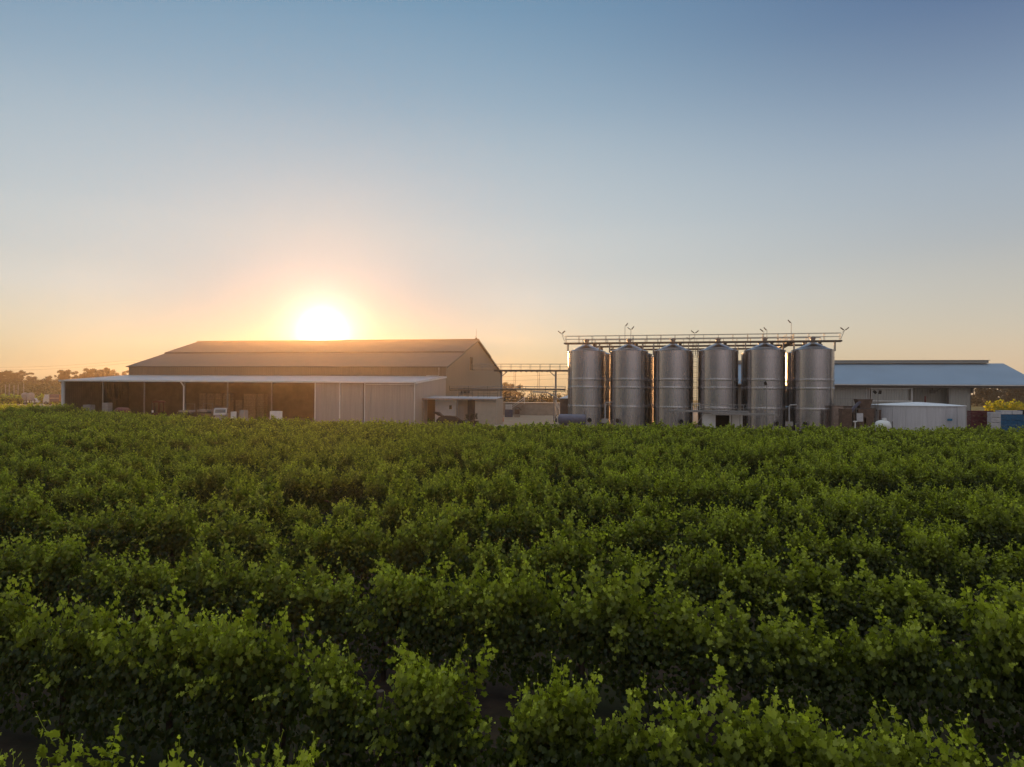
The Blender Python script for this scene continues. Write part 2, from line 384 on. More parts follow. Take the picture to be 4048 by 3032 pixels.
# ------------------------------------------------------------------ grapevines
def vine_cloud(seed):
    """leaf positions of one vine: shoots climb in bunches from a cordon about a metre up, some flop over and hang"""
    r = random.Random(seed); pos, nrm, tip, size, age, stems = [], [], [], [], [], []
    def leaf(p, out, s, a, up=.30, droop=.85):
        n = Vector((out[0] + r.gauss(0, .42), out[1] + r.gauss(0, .42), up + r.gauss(0, .35)))
        pos.append(p); nrm.append(n); tip.append(Vector((r.gauss(0, .35), r.gauss(0, .35) + out[1] * .3, -droop + r.gauss(0, .3)))); size.append(s); age.append(a)
    heads = [(x + r.uniform(-.09, .09), r.uniform(.72, 1.20)) for x in (-.62, 0, .62)]
    for x0, vg in heads:
        top = [(x0 + r.gauss(0, .17), r.gauss(0, .09), r.uniform(.82, 1.14)) for _ in range(4)]      # bunches that stand up like fingers
        for k in range(21):
            tx, ty, tv = top[k % 4] if k < 15 else (x0 + r.gauss(0, .22), r.choice((-1, 1)) * r.uniform(.2, .5), r.uniform(.5, .75))
            flop = k >= 15
            p = Vector((x0 + (tx - x0) * .6 + r.gauss(0, .05), r.gauss(0, .05), .88 + r.uniform(-.12, .12)))
            L = r.uniform(.8, 1.08) * vg * tv * 1.05; st = .05; n = max(6, int(L / st))
            d = Vector((tx - p.x + r.gauss(0, .10), (ty - p.y) * (1.0 if flop else .8) + r.gauss(0, .08), 1.0 if not flop else .75)).normalized()
            g = (.03 if not flop else 1.5) * r.uniform(.6, 1.3)
            spire = not flop and r.random() < .30
            if spire: n += r.randint(2, 7)
            pts = [p.copy()]
            for i in range(n):
                d = (d + Vector((r.gauss(0, .07), r.gauss(0, .07), -g * st))).normalized(); p = p + d * st; pts.append(p.copy())
                rest = n - 1 - i
                out = Vector((r.gauss(0, .4), (1 if p.y + r.gauss(0, .10) > 0 else -1) * .85, .1))
                sz = .088 - .022 * r.random()
                if rest < 5: sz *= (.34, .48, .64, .8, .92)[rest]
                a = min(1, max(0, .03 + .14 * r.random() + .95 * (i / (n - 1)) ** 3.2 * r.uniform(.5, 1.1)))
                for q in range(1 if rest < 3 else 2 if rest < (7 if spire else 4) else 4):
                    o = Vector((r.gauss(0, .06), r.gauss(0, .06), r.gauss(0, .05))) * (.6 if spire and rest < 7 else 1) if rest >= 3 else Vector((r.gauss(0, .018), r.gauss(0, .018), 0))
                    leaf(p + o, out, sz * r.uniform(.75, 1.15), a, .30 if rest >= 2 else .7, .85 if rest >= 2 else .1)
            stems.append(pts[-8:] if spire else pts[-4:])
    for k in range(1250):                      # the hanging skirt of older leaves
        x = r.uniform(-.95, .95); s = r.choice((-1, 1)); z = .18 + 1.1 * r.random() ** .75
        y = s * (.10 + .20 * math.sin(min(1, max(0, (z - .05) / 1.1)) * 2.2) * r.uniform(.4, 1.2))
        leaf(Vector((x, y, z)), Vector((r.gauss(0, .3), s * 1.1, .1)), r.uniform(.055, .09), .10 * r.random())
    sm = MB()
    for pts in stems: sm.tube(pts, .003, 4, .0018)
    return ([np.array([tuple(p) for p in a]) for a in (pos, nrm, tip)] + [np.array(size), np.array(age)]), (sm.v, sm.f, .75)
NV = 12
VINE_MESH, VINE_RAW = [], []
for s in range(NV):
    (pos, nrm, tip, size, age), stems = vine_cloud(100 + s)
    rng = np.random.default_rng(s)
    VINE_RAW.append((pos, nrm, tip, size, age))
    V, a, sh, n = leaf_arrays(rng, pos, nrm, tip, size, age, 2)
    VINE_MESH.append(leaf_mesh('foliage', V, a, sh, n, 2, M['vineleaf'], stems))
tb = MB()
tb.tube([(.02, 0, 0), (-.02, .02, .35), (.03, -.01, .75), (0, 0, 1.02)], .045, 8, .03)
tb.tube([(-.97, 0, .98), (-.5, .02, 1.03), (0, 0, 1.02), (.5, -.02, 1.0), (.97, 0, 1.02)], .022, 6)
TRUNK = tb.build('trunk', M['vinewood']); TRUNK_ME = TRUNK.data; bpy.data.objects.remove(TRUNK)

ROW_A = math.radians(-17.9)
EX, EY = math.cos(ROW_A), math.sin(ROW_A)
SLOPE = -EY / EX
FAR_EDGE = [(-400, 118), (-74, 118), (-61, 106), (-45, 92), (-33, 83), (-15, 77), (0, 75), (35, 72.5), (400, 71)]
def far_edge(x):
    for (a, ya), (b, yb) in zip(FAR_EDGE, FAR_EDGE[1:]):
        if a <= x <= b: return ya + (yb - ya) * (x - a) / (b - a)
    return 70
def build_vineyard():
    rnd = random.Random(7); vines, beside = [], []      # beside: the block goes on past the frame
    for k in range(0, 42):
        c = 4.35 + 3.72 * k + (.55 if k == 0 else 0)
        for i in range(-95, 60):
            s = i * 1.78 + (k * .61 % 1.78) + rnd.uniform(-.12, .12)
            x = s * EX; y = c - SLOPE * x
            if rnd.random() < .03 and k > 3: continue
            if y < -1 or y > far_edge(x) or abs(x) > .735 * y + 11: continue
            (vines if y > 2.2 and abs(x) < .735 * y + 1.2 else beside).append([math.hypot(x, y), k, x, y, s])
    vines.sort()
    near, rest = vines[:298], vines[298:] + beside
    rows = {}
    for v in near: rows.setdefault(v[1], []).append(v)
    order = sorted(rows)
    for ri, k in enumerate(order):
        for ci, v in enumerate(sorted(rows[k], key=lambda q: q[2])):
            d, k_, x, y, s = v; r2 = random.Random(int(s * 1000) + k * 77)
            me = VINE_MESH[r2.randrange(NV)]
            lab = f"leafy grapevine, {ORD[ci + 1]} from the left in the {ORD[ri + 1]} vine row from the front"
            rz = ROW_A + (math.pi if r2.random() < .5 else 0) + r2.gauss(0, .04)
            scl = (r2.uniform(.92, 1.12), r2.uniform(.9, 1.3), r2.uniform(.84, 1.16) * (.97 if d > 40 else 1.0))
            if d < 27:
                t = thing('grapevine', lab, 'grapevine', (x, y, 0), rz, 'grapevines in the rows'); t.scale = scl
                for nm, m_ in (('foliage', me), ('trunk', TRUNK_ME)):
                    o = bpy.data.objects.new(nm, m_); C.objects.link(o); o.parent = t
            else:
                o = bpy.data.objects.new('grapevine', me); C.objects.link(o); o.location = (x, y, 0); o.rotation_euler = (0, 0, rz); o.scale = scl
                tag(o, lab, 'grapevine', 'grapevines in the rows')
    rng = np.random.default_rng(5); Vs, As, Ss, tot = [], [], [], 0
    for d, k, x, y, s in rest:
        pos, nrm, tip, size, age = VINE_RAW[rng.integers(NV)]
        sel = rng.permutation(len(pos))[:1150]
        a = ROW_A + (math.pi if rng.random() < .5 else 0); R = np.array([[math.cos(a), -math.sin(a), 0], [math.sin(a), math.cos(a), 0], [0, 0, 1]])
        scl = np.array([1.05, rng.uniform(.95, 1.2), rng.uniform(.80, 1.04) * (1.3 if y > 96 and x < -65 + .27 * (108 - y) else 1.0)])
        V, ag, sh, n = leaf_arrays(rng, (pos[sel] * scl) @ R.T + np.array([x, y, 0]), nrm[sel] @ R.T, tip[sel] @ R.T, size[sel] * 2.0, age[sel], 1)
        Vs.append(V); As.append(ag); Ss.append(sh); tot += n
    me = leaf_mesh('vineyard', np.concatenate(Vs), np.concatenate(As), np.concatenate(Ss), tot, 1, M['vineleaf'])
    o = bpy.data.objects.new('vineyard', me); C.objects.link(o)
    tag(o, 'mass of far vine foliage between the rows of grapevines and the sheds', 'vineyard', kind='stuff')
    print('vines', len(vines), 'rest', len(rest), 'rows', len(order))
build_vineyard()
def build_posts():
    pm = MB(); pm.tube([(0, 0, 0), (0, 0, 1.45)], .045, 8)
    proto = None
    for i, (k, s) in enumerate(((0, -2.4), (0, 3.6), (1, -8.2), (1, -1.6), (1, 5.0), (2, -6.0), (2, 1.2), (2, 8.2))):
        x = s * EX; y = 4.35 + 3.72 * k + (.55 if k == 0 else 0) - SLOPE * x
        lab = f"weathered timber trellis post, {ORD[[1, 2, 1, 2, 3, 1, 2, 3][i]]} from the left in the {ORD[k + 1]} vine row from the front"
        o = pm.build('trellis_post', M['bark']) if proto is None else proto.copy()
        if proto is None: proto = o
        else: C.objects.link(o)
        o.location = (x, y, 0); tag(o, lab, 'post', 'trellis posts in the vine rows')
build_posts()

def leaf_blob_mesh(name, blobs, n_per, size, m, seed, age_top=.5):
    """leaf-sized faces spread through overlapping clumps (cx, cy, cz, rx, ry, rz)"""
    rng = np.random.default_rng(seed); P_, N_, A_ = [], [], []
    zmax = max(b[2] + b[5] for b in blobs); zmin = min(b[2] - b[5] for b in blobs)
    for b in blobs:
        n = max(8, int(n_per * (b[3] * b[4] * b[5]) ** .66))
        d = rng.normal(size=(n, 3)); d /= np.linalg.norm(d, axis=1, keepdims=True)
        rr = rng.random(n) ** .45 * (1 + .25 * rng.normal(size=n) * (rng.random(n) < .3))
        p = np.array(b[:3]) + d * rr[:, None] * np.array(b[3:6]); P_.append(p); N_.append(d + rng.normal(size=(n, 3)) * .6 + np.array([0, 0, .4]))
        A_.append(np.clip((p[:, 2] - zmin) / (zmax - zmin) * age_top + rng.normal(size=n) * .15, 0, 1))
    P_, N_, A_ = np.concatenate(P_), np.concatenate(N_), np.concatenate(A_)
    V, a, s, n = leaf_arrays(rng, P_, N_, rng.normal(size=P_.shape), size * (.6 + .8 * rng.random(len(P_))), A_, 0)
    return leaf_mesh(name, V, a, s, n, 0, m, smooth=False)
def make_tree_meshes(seed, h=10.0):
    r = random.Random(seed); blobs, tb = [], MB()
    tb.tube([(0, 0, -1), (r.gauss(0, .1), r.gauss(0, .1), h * .25), (r.gauss(0, .3), r.gauss(0, .3), h * .5)], h * .035, 8, h * .02)
    for k in range(r.randint(8, 11)):
        a = r.uniform(0, 6.28); sp = r.uniform(.05, .30) * h; z = h * r.uniform(.42, .92)
        e = Vector((math.cos(a) * sp, math.sin(a) * sp, z)); tb.tube([(0, 0, h * r.uniform(.25, .48)), e * .55 + Vector((0, 0, h * .18)), e], h * .014, 6, h * .004)
        for q in range(r.randint(2, 4)):
            o = Vector((r.gauss(0, .08), r.gauss(0, .08), r.gauss(0, .05))) * h; s = h * r.uniform(.07, .14)
            blobs.append((*(e + o), s * 1.1, s * 1.1, s * 1.05))
    for k in range(8):
        s = h * r.uniform(.09, .15); blobs.append((r.gauss(0, .16) * h, r.gauss(0, .14) * h, h * r.uniform(.15, .55), s * 1.5, s * 1.5, s))
    return leaf_blob_mesh('crown', blobs, 110, .42, M['gumleaf'], seed), tb
TREES = []
for s in range(5):
    cm, tb = make_tree_meshes(40 + s); to = tb.build('trunk', M['bark']); TREES.append((cm, to.data)); bpy.data.objects.remove(to)
def tree(kind, px, d, top_y, label, group, base=None, wide=1.0):
    z0 = gz((px - 2024) / FPX * d, d) if base is None else base
    top = P(px, top_y, d); hgt = top.z - z0
    t = thing('tree', label, 'tree', (top.x, d, z0), kind * 1.7 + px, group); k = hgt / 10.0; t.scale = (k * wide, k * wide, k)
    for nm, me in (('crown', TREES[kind % 5][0]), ('trunk', TREES[kind % 5][1])):
        o = bpy.data.objects.new(nm, me); C.objects.link(o); o.parent = t
    return t
G1 = 'trees along the left horizon'
for i, (px, top, w, lab) in enumerate([
    (4, 1468, 1.3, 'rounded tree cut by the left edge of the photo, on the horizon'),
    (42, 1465, 1.2, 'tall open-crowned tree, second from the left edge on the horizon'),
    (72, 1468, 1.2, 'airy tree with gaps in its crown right of the tall open-crowned one'),
    (126, 1475, 1.5, 'broad flat-topped tree standing alone on the left horizon'),
    (193, 1484, 1.0, 'small thin tree left of the lean-to corner on the horizon'),
    (246, 1461, .9, 'upright tree rising directly above the left corner of the lean-to roof'),
    (264, 1461, .9, 'narrow tree touching the upright one above the lean-to corner'),
    (305, 1471, 1.2, 'low wide tree above the left part of the lean-to roof'),
    (340, 1459, 1.1, 'bushy tree midway between lean-to corner and big shed wall'),
    (362, 1455, 1.0, 'pointed tree above the lean-to roof, right of the bushy one'),
    (398, 1459, 1.3, 'dense dark tree above the lean-to roof, left of the highest one'),
    (428, 1453, .9, 'highest spindly tree above the lean-to roof near the big shed'),
    (462, 1474, 1.6, 'low umbrella-shaped tree above the lean-to roof by the shed'),
    (497, 1467, 1.0, 'tree half hidden behind the left wall of the big shed')]):
    tree(i, px, 284 + (i * 37 % 22), top, lab, G1, wide=w)
for i, (px, top, lab) in enumerate([(1990, 1519, 'small distant tree against the sky beside the big shed gable'), (2018, 1518, 'small distant round tree seen under the walkway, right of its neighbour')]):
    tree(i + 1, px, 300, top, lab, 'distant trees seen under the walkway', wide=1.3)
G2 = 'trees behind the right shed canopy'
for i, (px, top, w, lab) in enumerate([
    (3862, 1500, 1.5, 'large brown-lit tree under the canopy beside the shed wall'),
    (3905, 1506, 1.4, 'leaning open tree under the canopy, left of the sky gap'),
    (4006, 1508, 1.2, 'thin branched tree right of the sky gap under the canopy'),
    (4050, 1500, 1.5, 'big tree cut by the right edge of the photo under the canopy')]):
    tree(i + 2, px, 312, top, lab, G2, wide=w)

BUSH = []
for s in range(4):
    r = random.Random(90 + s)
    BUSH.append(leaf_blob_mesh('shrub', [(r.gauss(0, .8), r.gauss(0, .5), r.uniform(.4, 1.1), r.uniform(.7, 1.1), r.uniform(.6, .9), r.uniform(.5, .9)) for _ in range(7)], 130, .17, M['shrubleaf'], s))
def bush(i, px, d, top_y, wpx, label, group):
    z0 = gz((px - 2024) / FPX * d, d); top = P(px, top_y, d)
    o = bpy.data.objects.new('shrub', BUSH[i % 4]); C.objects.link(o); o.location = (top.x, d, z0 - .1); k = (top.z - z0) / 1.45; w = wpx / FPX * d / 3.6
    o.scale = (w, w, k); o.rotation_euler = (0, 0, (i % 3 - 1) * .3)
    return tag(o, label, 'shrub', group)
for i, px in enumerate(range(-6, 252, 21)):
    bush(i, px + (i * 7 % 9), 278, 1494 + (i * 5 % 9), 34, f"dark shrub under the horizon trees, {ORD[i + 1]} from the left edge of the photo", 'dark shrub belt under the left trees')
for i, px in enumerate(range(1994, 2250, 36)):
    bush(i, px, 186 + i * 3, 1551 + (i * 11 % 7), 52, f"dark shrub behind the loading dock railing, {ORD[i + 1]} from the left", 'shrubs behind the loading dock')
for i, px in enumerate(range(3835, 4075, 30)):
    bush(i, px, 300, 1564 + (i * 5 % 6), 46, f"dark shrub at the foot of the canopy trees, {ORD[i + 1]} from the left", 'shrub belt under the canopy trees')

def hedge(name, label, cat, x0, x1, y, h, w, m, size, n, seed, slant=0.0):
    rng = np.random.default_rng(seed); L = abs(x1 - x0)
    x = rng.random(n); lump = 1 + .10 * np.sin(x * L * 2.1 + seed) + .07 * np.sin(x * L * 5.3)
    a = rng.random(n) * math.pi; rr = rng.random(n) ** .35
    pos = np.stack([x0 + (x1 - x0) * x, y + slant * (x - .5) * L + np.cos(a) * rr * w / 2, .12 * h + np.sin(a) * rr * h * .88 * lump], 1)
    pos[:, 2] += np.array([gz(p[0], p[1]) for p in pos])
    nr = np.stack([rng.normal(size=n) * .5, np.cos(a) + rng.normal(size=n) * .4, np.sin(a) + rng.normal(size=n) * .4], 1)
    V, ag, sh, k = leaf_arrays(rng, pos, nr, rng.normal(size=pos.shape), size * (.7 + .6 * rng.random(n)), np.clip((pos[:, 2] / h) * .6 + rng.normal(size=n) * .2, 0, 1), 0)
    o = bpy.data.objects.new(name, leaf_mesh(name, V, ag, sh, k, 0, m, smooth=False)); C.objects.link(o)
    return tag(o, label, cat)
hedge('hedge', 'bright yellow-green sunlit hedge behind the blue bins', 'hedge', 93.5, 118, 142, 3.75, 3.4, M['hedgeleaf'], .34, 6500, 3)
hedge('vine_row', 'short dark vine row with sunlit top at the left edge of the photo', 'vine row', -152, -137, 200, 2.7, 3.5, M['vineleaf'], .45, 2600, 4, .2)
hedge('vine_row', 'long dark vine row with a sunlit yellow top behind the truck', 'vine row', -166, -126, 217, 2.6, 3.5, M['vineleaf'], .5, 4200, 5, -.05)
def far_vines():
    rng = np.random.default_rng(11); Ps = []
    for y in np.arange(228, 277, 3.6):
        x = np.arange(-.74 * y, -.47 * y, .55); n = len(x)
        for q in range(3): Ps.append(np.stack([x + rng.normal(size=n) * .5, y + rng.normal(size=n) * .7, np.array([gz(a, y) for a in x]) + .3 + 1.7 * rng.random(n)], 1))
    for y in np.arange(235, 330, 6.0):
        x = np.arange(-.02 * y - 4, .09 * y, .6); n = len(x)
        for q in range(3): Ps.append(np.stack([x + rng.normal(size=n) * .5, y + rng.normal(size=n) * .7, .3 + 1.7 * rng.random(n)], 1))
    p = np.concatenate(Ps); n = len(p)
    V, a, s, k = leaf_arrays(rng, p, rng.normal(size=(n, 3)) + np.array([0, -.3, .6]), rng.normal(size=(n, 3)), .6 * (.7 + .6 * rng.random(n)), np.clip(rng.normal(size=n) * .2 + .25, 0, 1), 0)
    o = bpy.data.objects.new('distant_vineyard', leaf_mesh('distant_vineyard', V, a, s, k, 0, M['farleaf'], smooth=False)); C.objects.link(o)
    tag(o, 'rows of distant vines on the ground beyond the yard', 'vineyard', kind='stuff')
far_vines()
# ------------------------------------------------------------------ the big shed with its lean-to
def rail(mb, x0, x1, y, z, h=1.0, n=None, step=1.8, r=.028):
    n = n or max(1, round((x1 - x0) / step))
    for k in range(n + 1):
        x = x0 + (x1 - x0) * k / n; mb.bar((x, y, z), (x, y, z + h), .05)
    mb.tube([(x0, y, z + h), (x1, y, z + h)], r, 6); mb.tube([(x0, y, z + h * .52), (x1, y, z + h * .52)], r * .8, 6)
    return mb
def big_shed():
    W, L, D0, D1 = 60.5, 15.0, 15.0, 55.5
    t = thing('large_shed', 'huge beige gabled shed with open lean-to in front, sun above its ridge', 'shed', (-14.1, 105, 0), math.radians(-12))
    RID, EV = 14.6, 9.0; ym = (D0 + D1) / 2
    def zr(y): return EV + (RID - EV) * (1 - abs(y - ym) / (ym - D0))
    b = MB(); b.box((-W / 2, D0 + .1, EV / 2 - .05), (W, .16, EV - .1)); b.corr(-W, 0, 6.9, EV - .05, D0, .4, .045); b.build('front_wall', M['shed'], t)
    b = MB(); b.box((-W / 2, D1 - .1, EV / 2 - .05), (W, .16, EV - .1)); b.build('back_wall', M['shed'], t)
    for x, nm in ((-.08, 'gable_wall'), (-W + .08, 'gable_wall')):
        g = MB(); g.prism([(D0 + .2, 0), (D1 - .2, 0), (D1 - .2, EV - .1), (ym, RID - .12), (D0 + .2, EV - .1)], 'X', x - .07, x + .07)
        o = g.build(nm, M['shed'], t)
    # the roof: a lower and a slightly raised upper sheet on each slope
    r = MB(); yq = D0 + (ym - D0) * .52; st = .22
    for sg in (1, -1):
        f = (lambda y: y) if sg == 1 else (lambda y: 2 * ym - y)
        def q(ya, yb, dz): return [(-W - .3, f(ya), zr(ya) + dz), (.3, f(ya), zr(ya) + dz), (.3, f(yb), zr(yb) + dz), (-W - .3, f(yb), zr(yb) + dz)]
        r.slab(q(D0 - .35, yq, .02), .07); r.slab(q(yq - .5, ym, .02 + st), .07)
    rf = r.build('roof', M['shedroof'], t)
    c = MB(); c.box((-W / 2, ym, RID + .30), (W + .7, .7, .10)); c.build('ridge_cap', M['shedroof'], rf)
    v = MB()
    for ya, yb, dz in ((D0 - .3, yq, -.10), (yq - .45, ym, .10), (2 * ym - D0 + .3, 2 * ym - yq, -.10), (2 * ym - yq + .45, ym, .10)):
        v.bar((.34, ya, zr(ya) + dz), (.34, yb, zr(yb) + dz), .06, .26)
    v.build('verge_trim', M['steeldark'], t)
    g = MB(); g.box((-W / 2, D0 - .42, EV - .14), (W + .5, .14, .16)); g.build('gutter', M['steeldark'], t)
    g = MB(); g.box((-W / 2, yq - .56, zr(yq - .5) + .10), (W + .5, .10, .16)); g.build('step_shadow_strip', M['steeldark'], t)  # dark strip added along the roof step to stand for its shadow gap
    d = MB(); d.tube([(-1.15, D0 - .12, EV - .25), (-1.15, D0 - .12, 7.45), (-3.3, D0 - .25, 7.40)], .05, 8); d.build('downpipe', M['trim'], t)
    # gable details
    dr = MB(); dr.box((.02, 31.0, 10.0), (.10, 1.0, 2.3)); door = dr.build('door', M['dark'], t)
    fr = MB(); fr.box((.05, 30.42, 10.05), (.16, .12, 2.45)); fr.box((.05, 31.58, 10.05), (.16, .12, 2.45)); fr.box((.05, 31.0, 11.24), (.16, 1.04, .10)); fr.build('frame', M['steeldark'], door)
    lv = MB(); lv.box((.01, 27.0, 4.75), (.10, 5.6, .55)); w = lv.build('window', M['dark'], t)
    lf = MB(); lf.box((.03, 27.9, 4.75), (.14, .35, .60)); lf.box((.05, 27.0, 4.40), (.5, 6.0, .07)); lf.build('sill', M['shed'], w)
    # ---- lean-to
    def zl(y): return 6.15 + (7.3 - 6.15) * y / L
    lr = MB(); lr.slab([(-W - .2, -.25, zl(-.25) + .05), (.15, -.25, zl(-.25) + .05), (.15, L - .06, zl(L) + .05), (-W - .2, L - .06, zl(L) + .05)], .06)
    lrf = lr.build('lean_to_roof', M['leanroof'], t)
    f = MB(); f.box((-W / 2, -.30, 6.10), (W + .5, .10, .24)); f.build('gutter', M['trim'], lrf)
    f = MB(); f.bar((.20, -.2, 6.02), (.20, L - .1, 7.16), .05, .22); f.bar((-W - .25, -.2, 6.02), (-W - .25, L - .1, 7.16), .05, .22); f.build('verge_trim', M['trim'], lrf)
    xs = [-60.4, -52.7, -45.1, -37.9, -30.4, -22.9, -15.75]
    for i, x in enumerate(xs):
        p = MB(); z1 = zl(0) - .15
        if i == 0: p.box((x + .15, .12, z1 / 2), (.48, .30, z1))
        else: p.box((x, .1, z1 / 2), (.17, .17, z1))
        p.build('post', M['trim'] if i == 0 else M['steel'], t)
    d = MB(); d.tube([(-38.35, -.30, 6.0), (-38.25, -.12, 5.75), (-37.95, -.06, 5.3), (-37.9, -.06, .1)], .10, 8); d.build('downpipe', M['trim'], t)
    for x0, x1 in ((-15.65, -11.8), (-11.65, -7.85), (-7.7, -.14)):
        p = MB(); p.corr(x0, x1, .05, 5.92, .05, .40, .03); p.build('cladding_panel', M['cladding'], t)
    p = MB()
    for x in (-15.7, -11.72, -7.78, -.06): p.box((x, .0, 2.98), (.13, .14, 5.96))
    p.box((-3.9, -.02, 5.80), (7.4, .10, .12)); p.build('door_track', M['trim'], t)
    e = MB(); e.prism([(.12, 0), (L - .02, 0), (L - .02, zl(L) - .05), (.12, zl(0) - .06)], 'X', -.09, .03); e.build('end_wall', M['cladding'], t)
    e = MB(); e.corr(.3, L - .05, .05, lambda y: zl(y) - .06, -W + .12, .4, .05, 'Y'); e.prism([(.3, 0), (L - .05, 0), (L - .05, zl(L) - .07), (.3, zl(0) - .07)], 'X', -W + .0, -W + .06)
    for z in (1.2, 2.9, 4.6): e.box((-W + .22, L / 2, z), (.10, L - .6, .16))
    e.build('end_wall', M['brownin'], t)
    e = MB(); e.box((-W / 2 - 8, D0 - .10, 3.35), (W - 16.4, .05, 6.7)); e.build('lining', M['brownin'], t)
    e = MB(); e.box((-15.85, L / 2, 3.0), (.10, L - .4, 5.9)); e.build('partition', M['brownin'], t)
    k = MB()
    for x in xs[1:]: k.bar((x, .2, 5.95), (x, L - .2, 7.05), .14, .26)
    for y in (3, 6, 9, 12): k.bar((-W + .3, y, zl(y) - .13), (-15.9, y, zl(y) - .13), .08, .16)
    k.build('rafters', M['steeldark'], t)
    return t
big_shed()
A12 = math.radians(-12)
def S(x, y, z=0.0):          # shed frame -> world
    c, s = math.cos(A12), math.sin(A12); return Vector((-14.1 + c * x - s * y, 105 + s * x + c * y, z))

def aerial():
    t = thing('antenna', 'thin orange whip antenna on the right end of the big shed ridge', 'antenna', S(-.2, 35.25, 14.95), A12)
    a = MB(); a.tube([(0, 0, 0), (0, 0, 1.9)], .035, 6, .02); a.build('rod', M['orangebox'], t)
    a = MB(); a.box((0, 0, .12), (.3, .22, .24)); a.tube([(-.05, 0, .2), (-.25, 0, .55)], .02, 6); a.build('base', M['steeldark'], t)
aerial()

def annex():
    t = thing('annex_building', 'low flat-roofed annex with carport at the right foot of the big shed', 'building', S(.15, 3.3), A12); t.scale = (.90, .52, 1)
    # local: x 0..12.4 to the right, y 0..9 away
    r = MB(); r.slab([(0, -.1, 3.93), (5.9, -1.1, 3.72), (12.4, -.2, 3.90), (12.4, 9.0, 4.12), (0, 9.0, 4.12)][:4] if False else [(0, -.6, 3.80), (12.5, -.6, 3.80), (12.5, 9.0, 4.10), (0, 9.0, 4.10)], .08)
    rf = r.build('roof', M['leanroof'], t)
    f = MB(); f.box((6.25, -.66, 3.70), (12.6, .08, .22)); f.build('fascia', M['tan'], rf)
    w = MB(); w.box((10.7, .1, 1.84), (3.5, .2, 3.68)); w.build('block_wall', M['render'], t)
    w = MB(); w.box((12.35, 4.6, 1.9), (.18, 8.7, 3.8)); w.box((8.95, 3.2, 1.85), (.16, 5.9, 3.6)); w.build('side_wall', M['render'], t)
    w = MB(); w.corr(7.3, 8.85, .02, 3.62, 2.2, .3, .05); w.build('ribbed_panel', M['steeldark'], t)
    w = MB(); w.box((3.15, 4.0, 1.75), (3.6, .12, 3.5)); wp = w.build('white_wall', M['white'], t, label='smooth white panel wall with a small window')
    w = MB(); w.box((6.2, 3.9, 1.78), (2.3, .12, 3.55)); w.build('panel_wall', M['render'], t)
    w = MB(); w.box((.6, 4.3, 1.8), (1.3, .12, 3.6)); w.build('doorway', M['dark'], t)
    g = MB(); g.box((4.05, 3.90, 2.45), (.46, .05, .60)); gl = g.build('window', M['glass'], wp)
    g = MB(); g.box((5.95, 3.82, 1.55), (.8, .06, 2.2)); g.build('door', M['cladding'], t)
    for x in (.12, 5.95):
        p = MB(); p.box((x, -.35, 1.83), (.14 if x > 1 else .3, .14, 3.62)); p.build('post', M['steel'], t)
    c = MB()
    rail(c, 5.6, 12.3, 3.0, 4.0, 1.15, 4); c.tube([(6.4, 3.0, 5.35), (9, 3.0, 5.22), (12.2, 3.0, 5.18)], .04, 6); c.tube([(7.2, 3.4, 5.05), (9.5, 3.4, 4.95), (12.2, 3.4, 4.98)], .035, 6)
    for x in (7.0, 7.9, 8.9, 9.9, 10.9): c.bar((x, 3.4, 4.0), (x, 3.4, 5.2), .05)
    c.build('roof_railing', M['steeldark'], t)
annex()

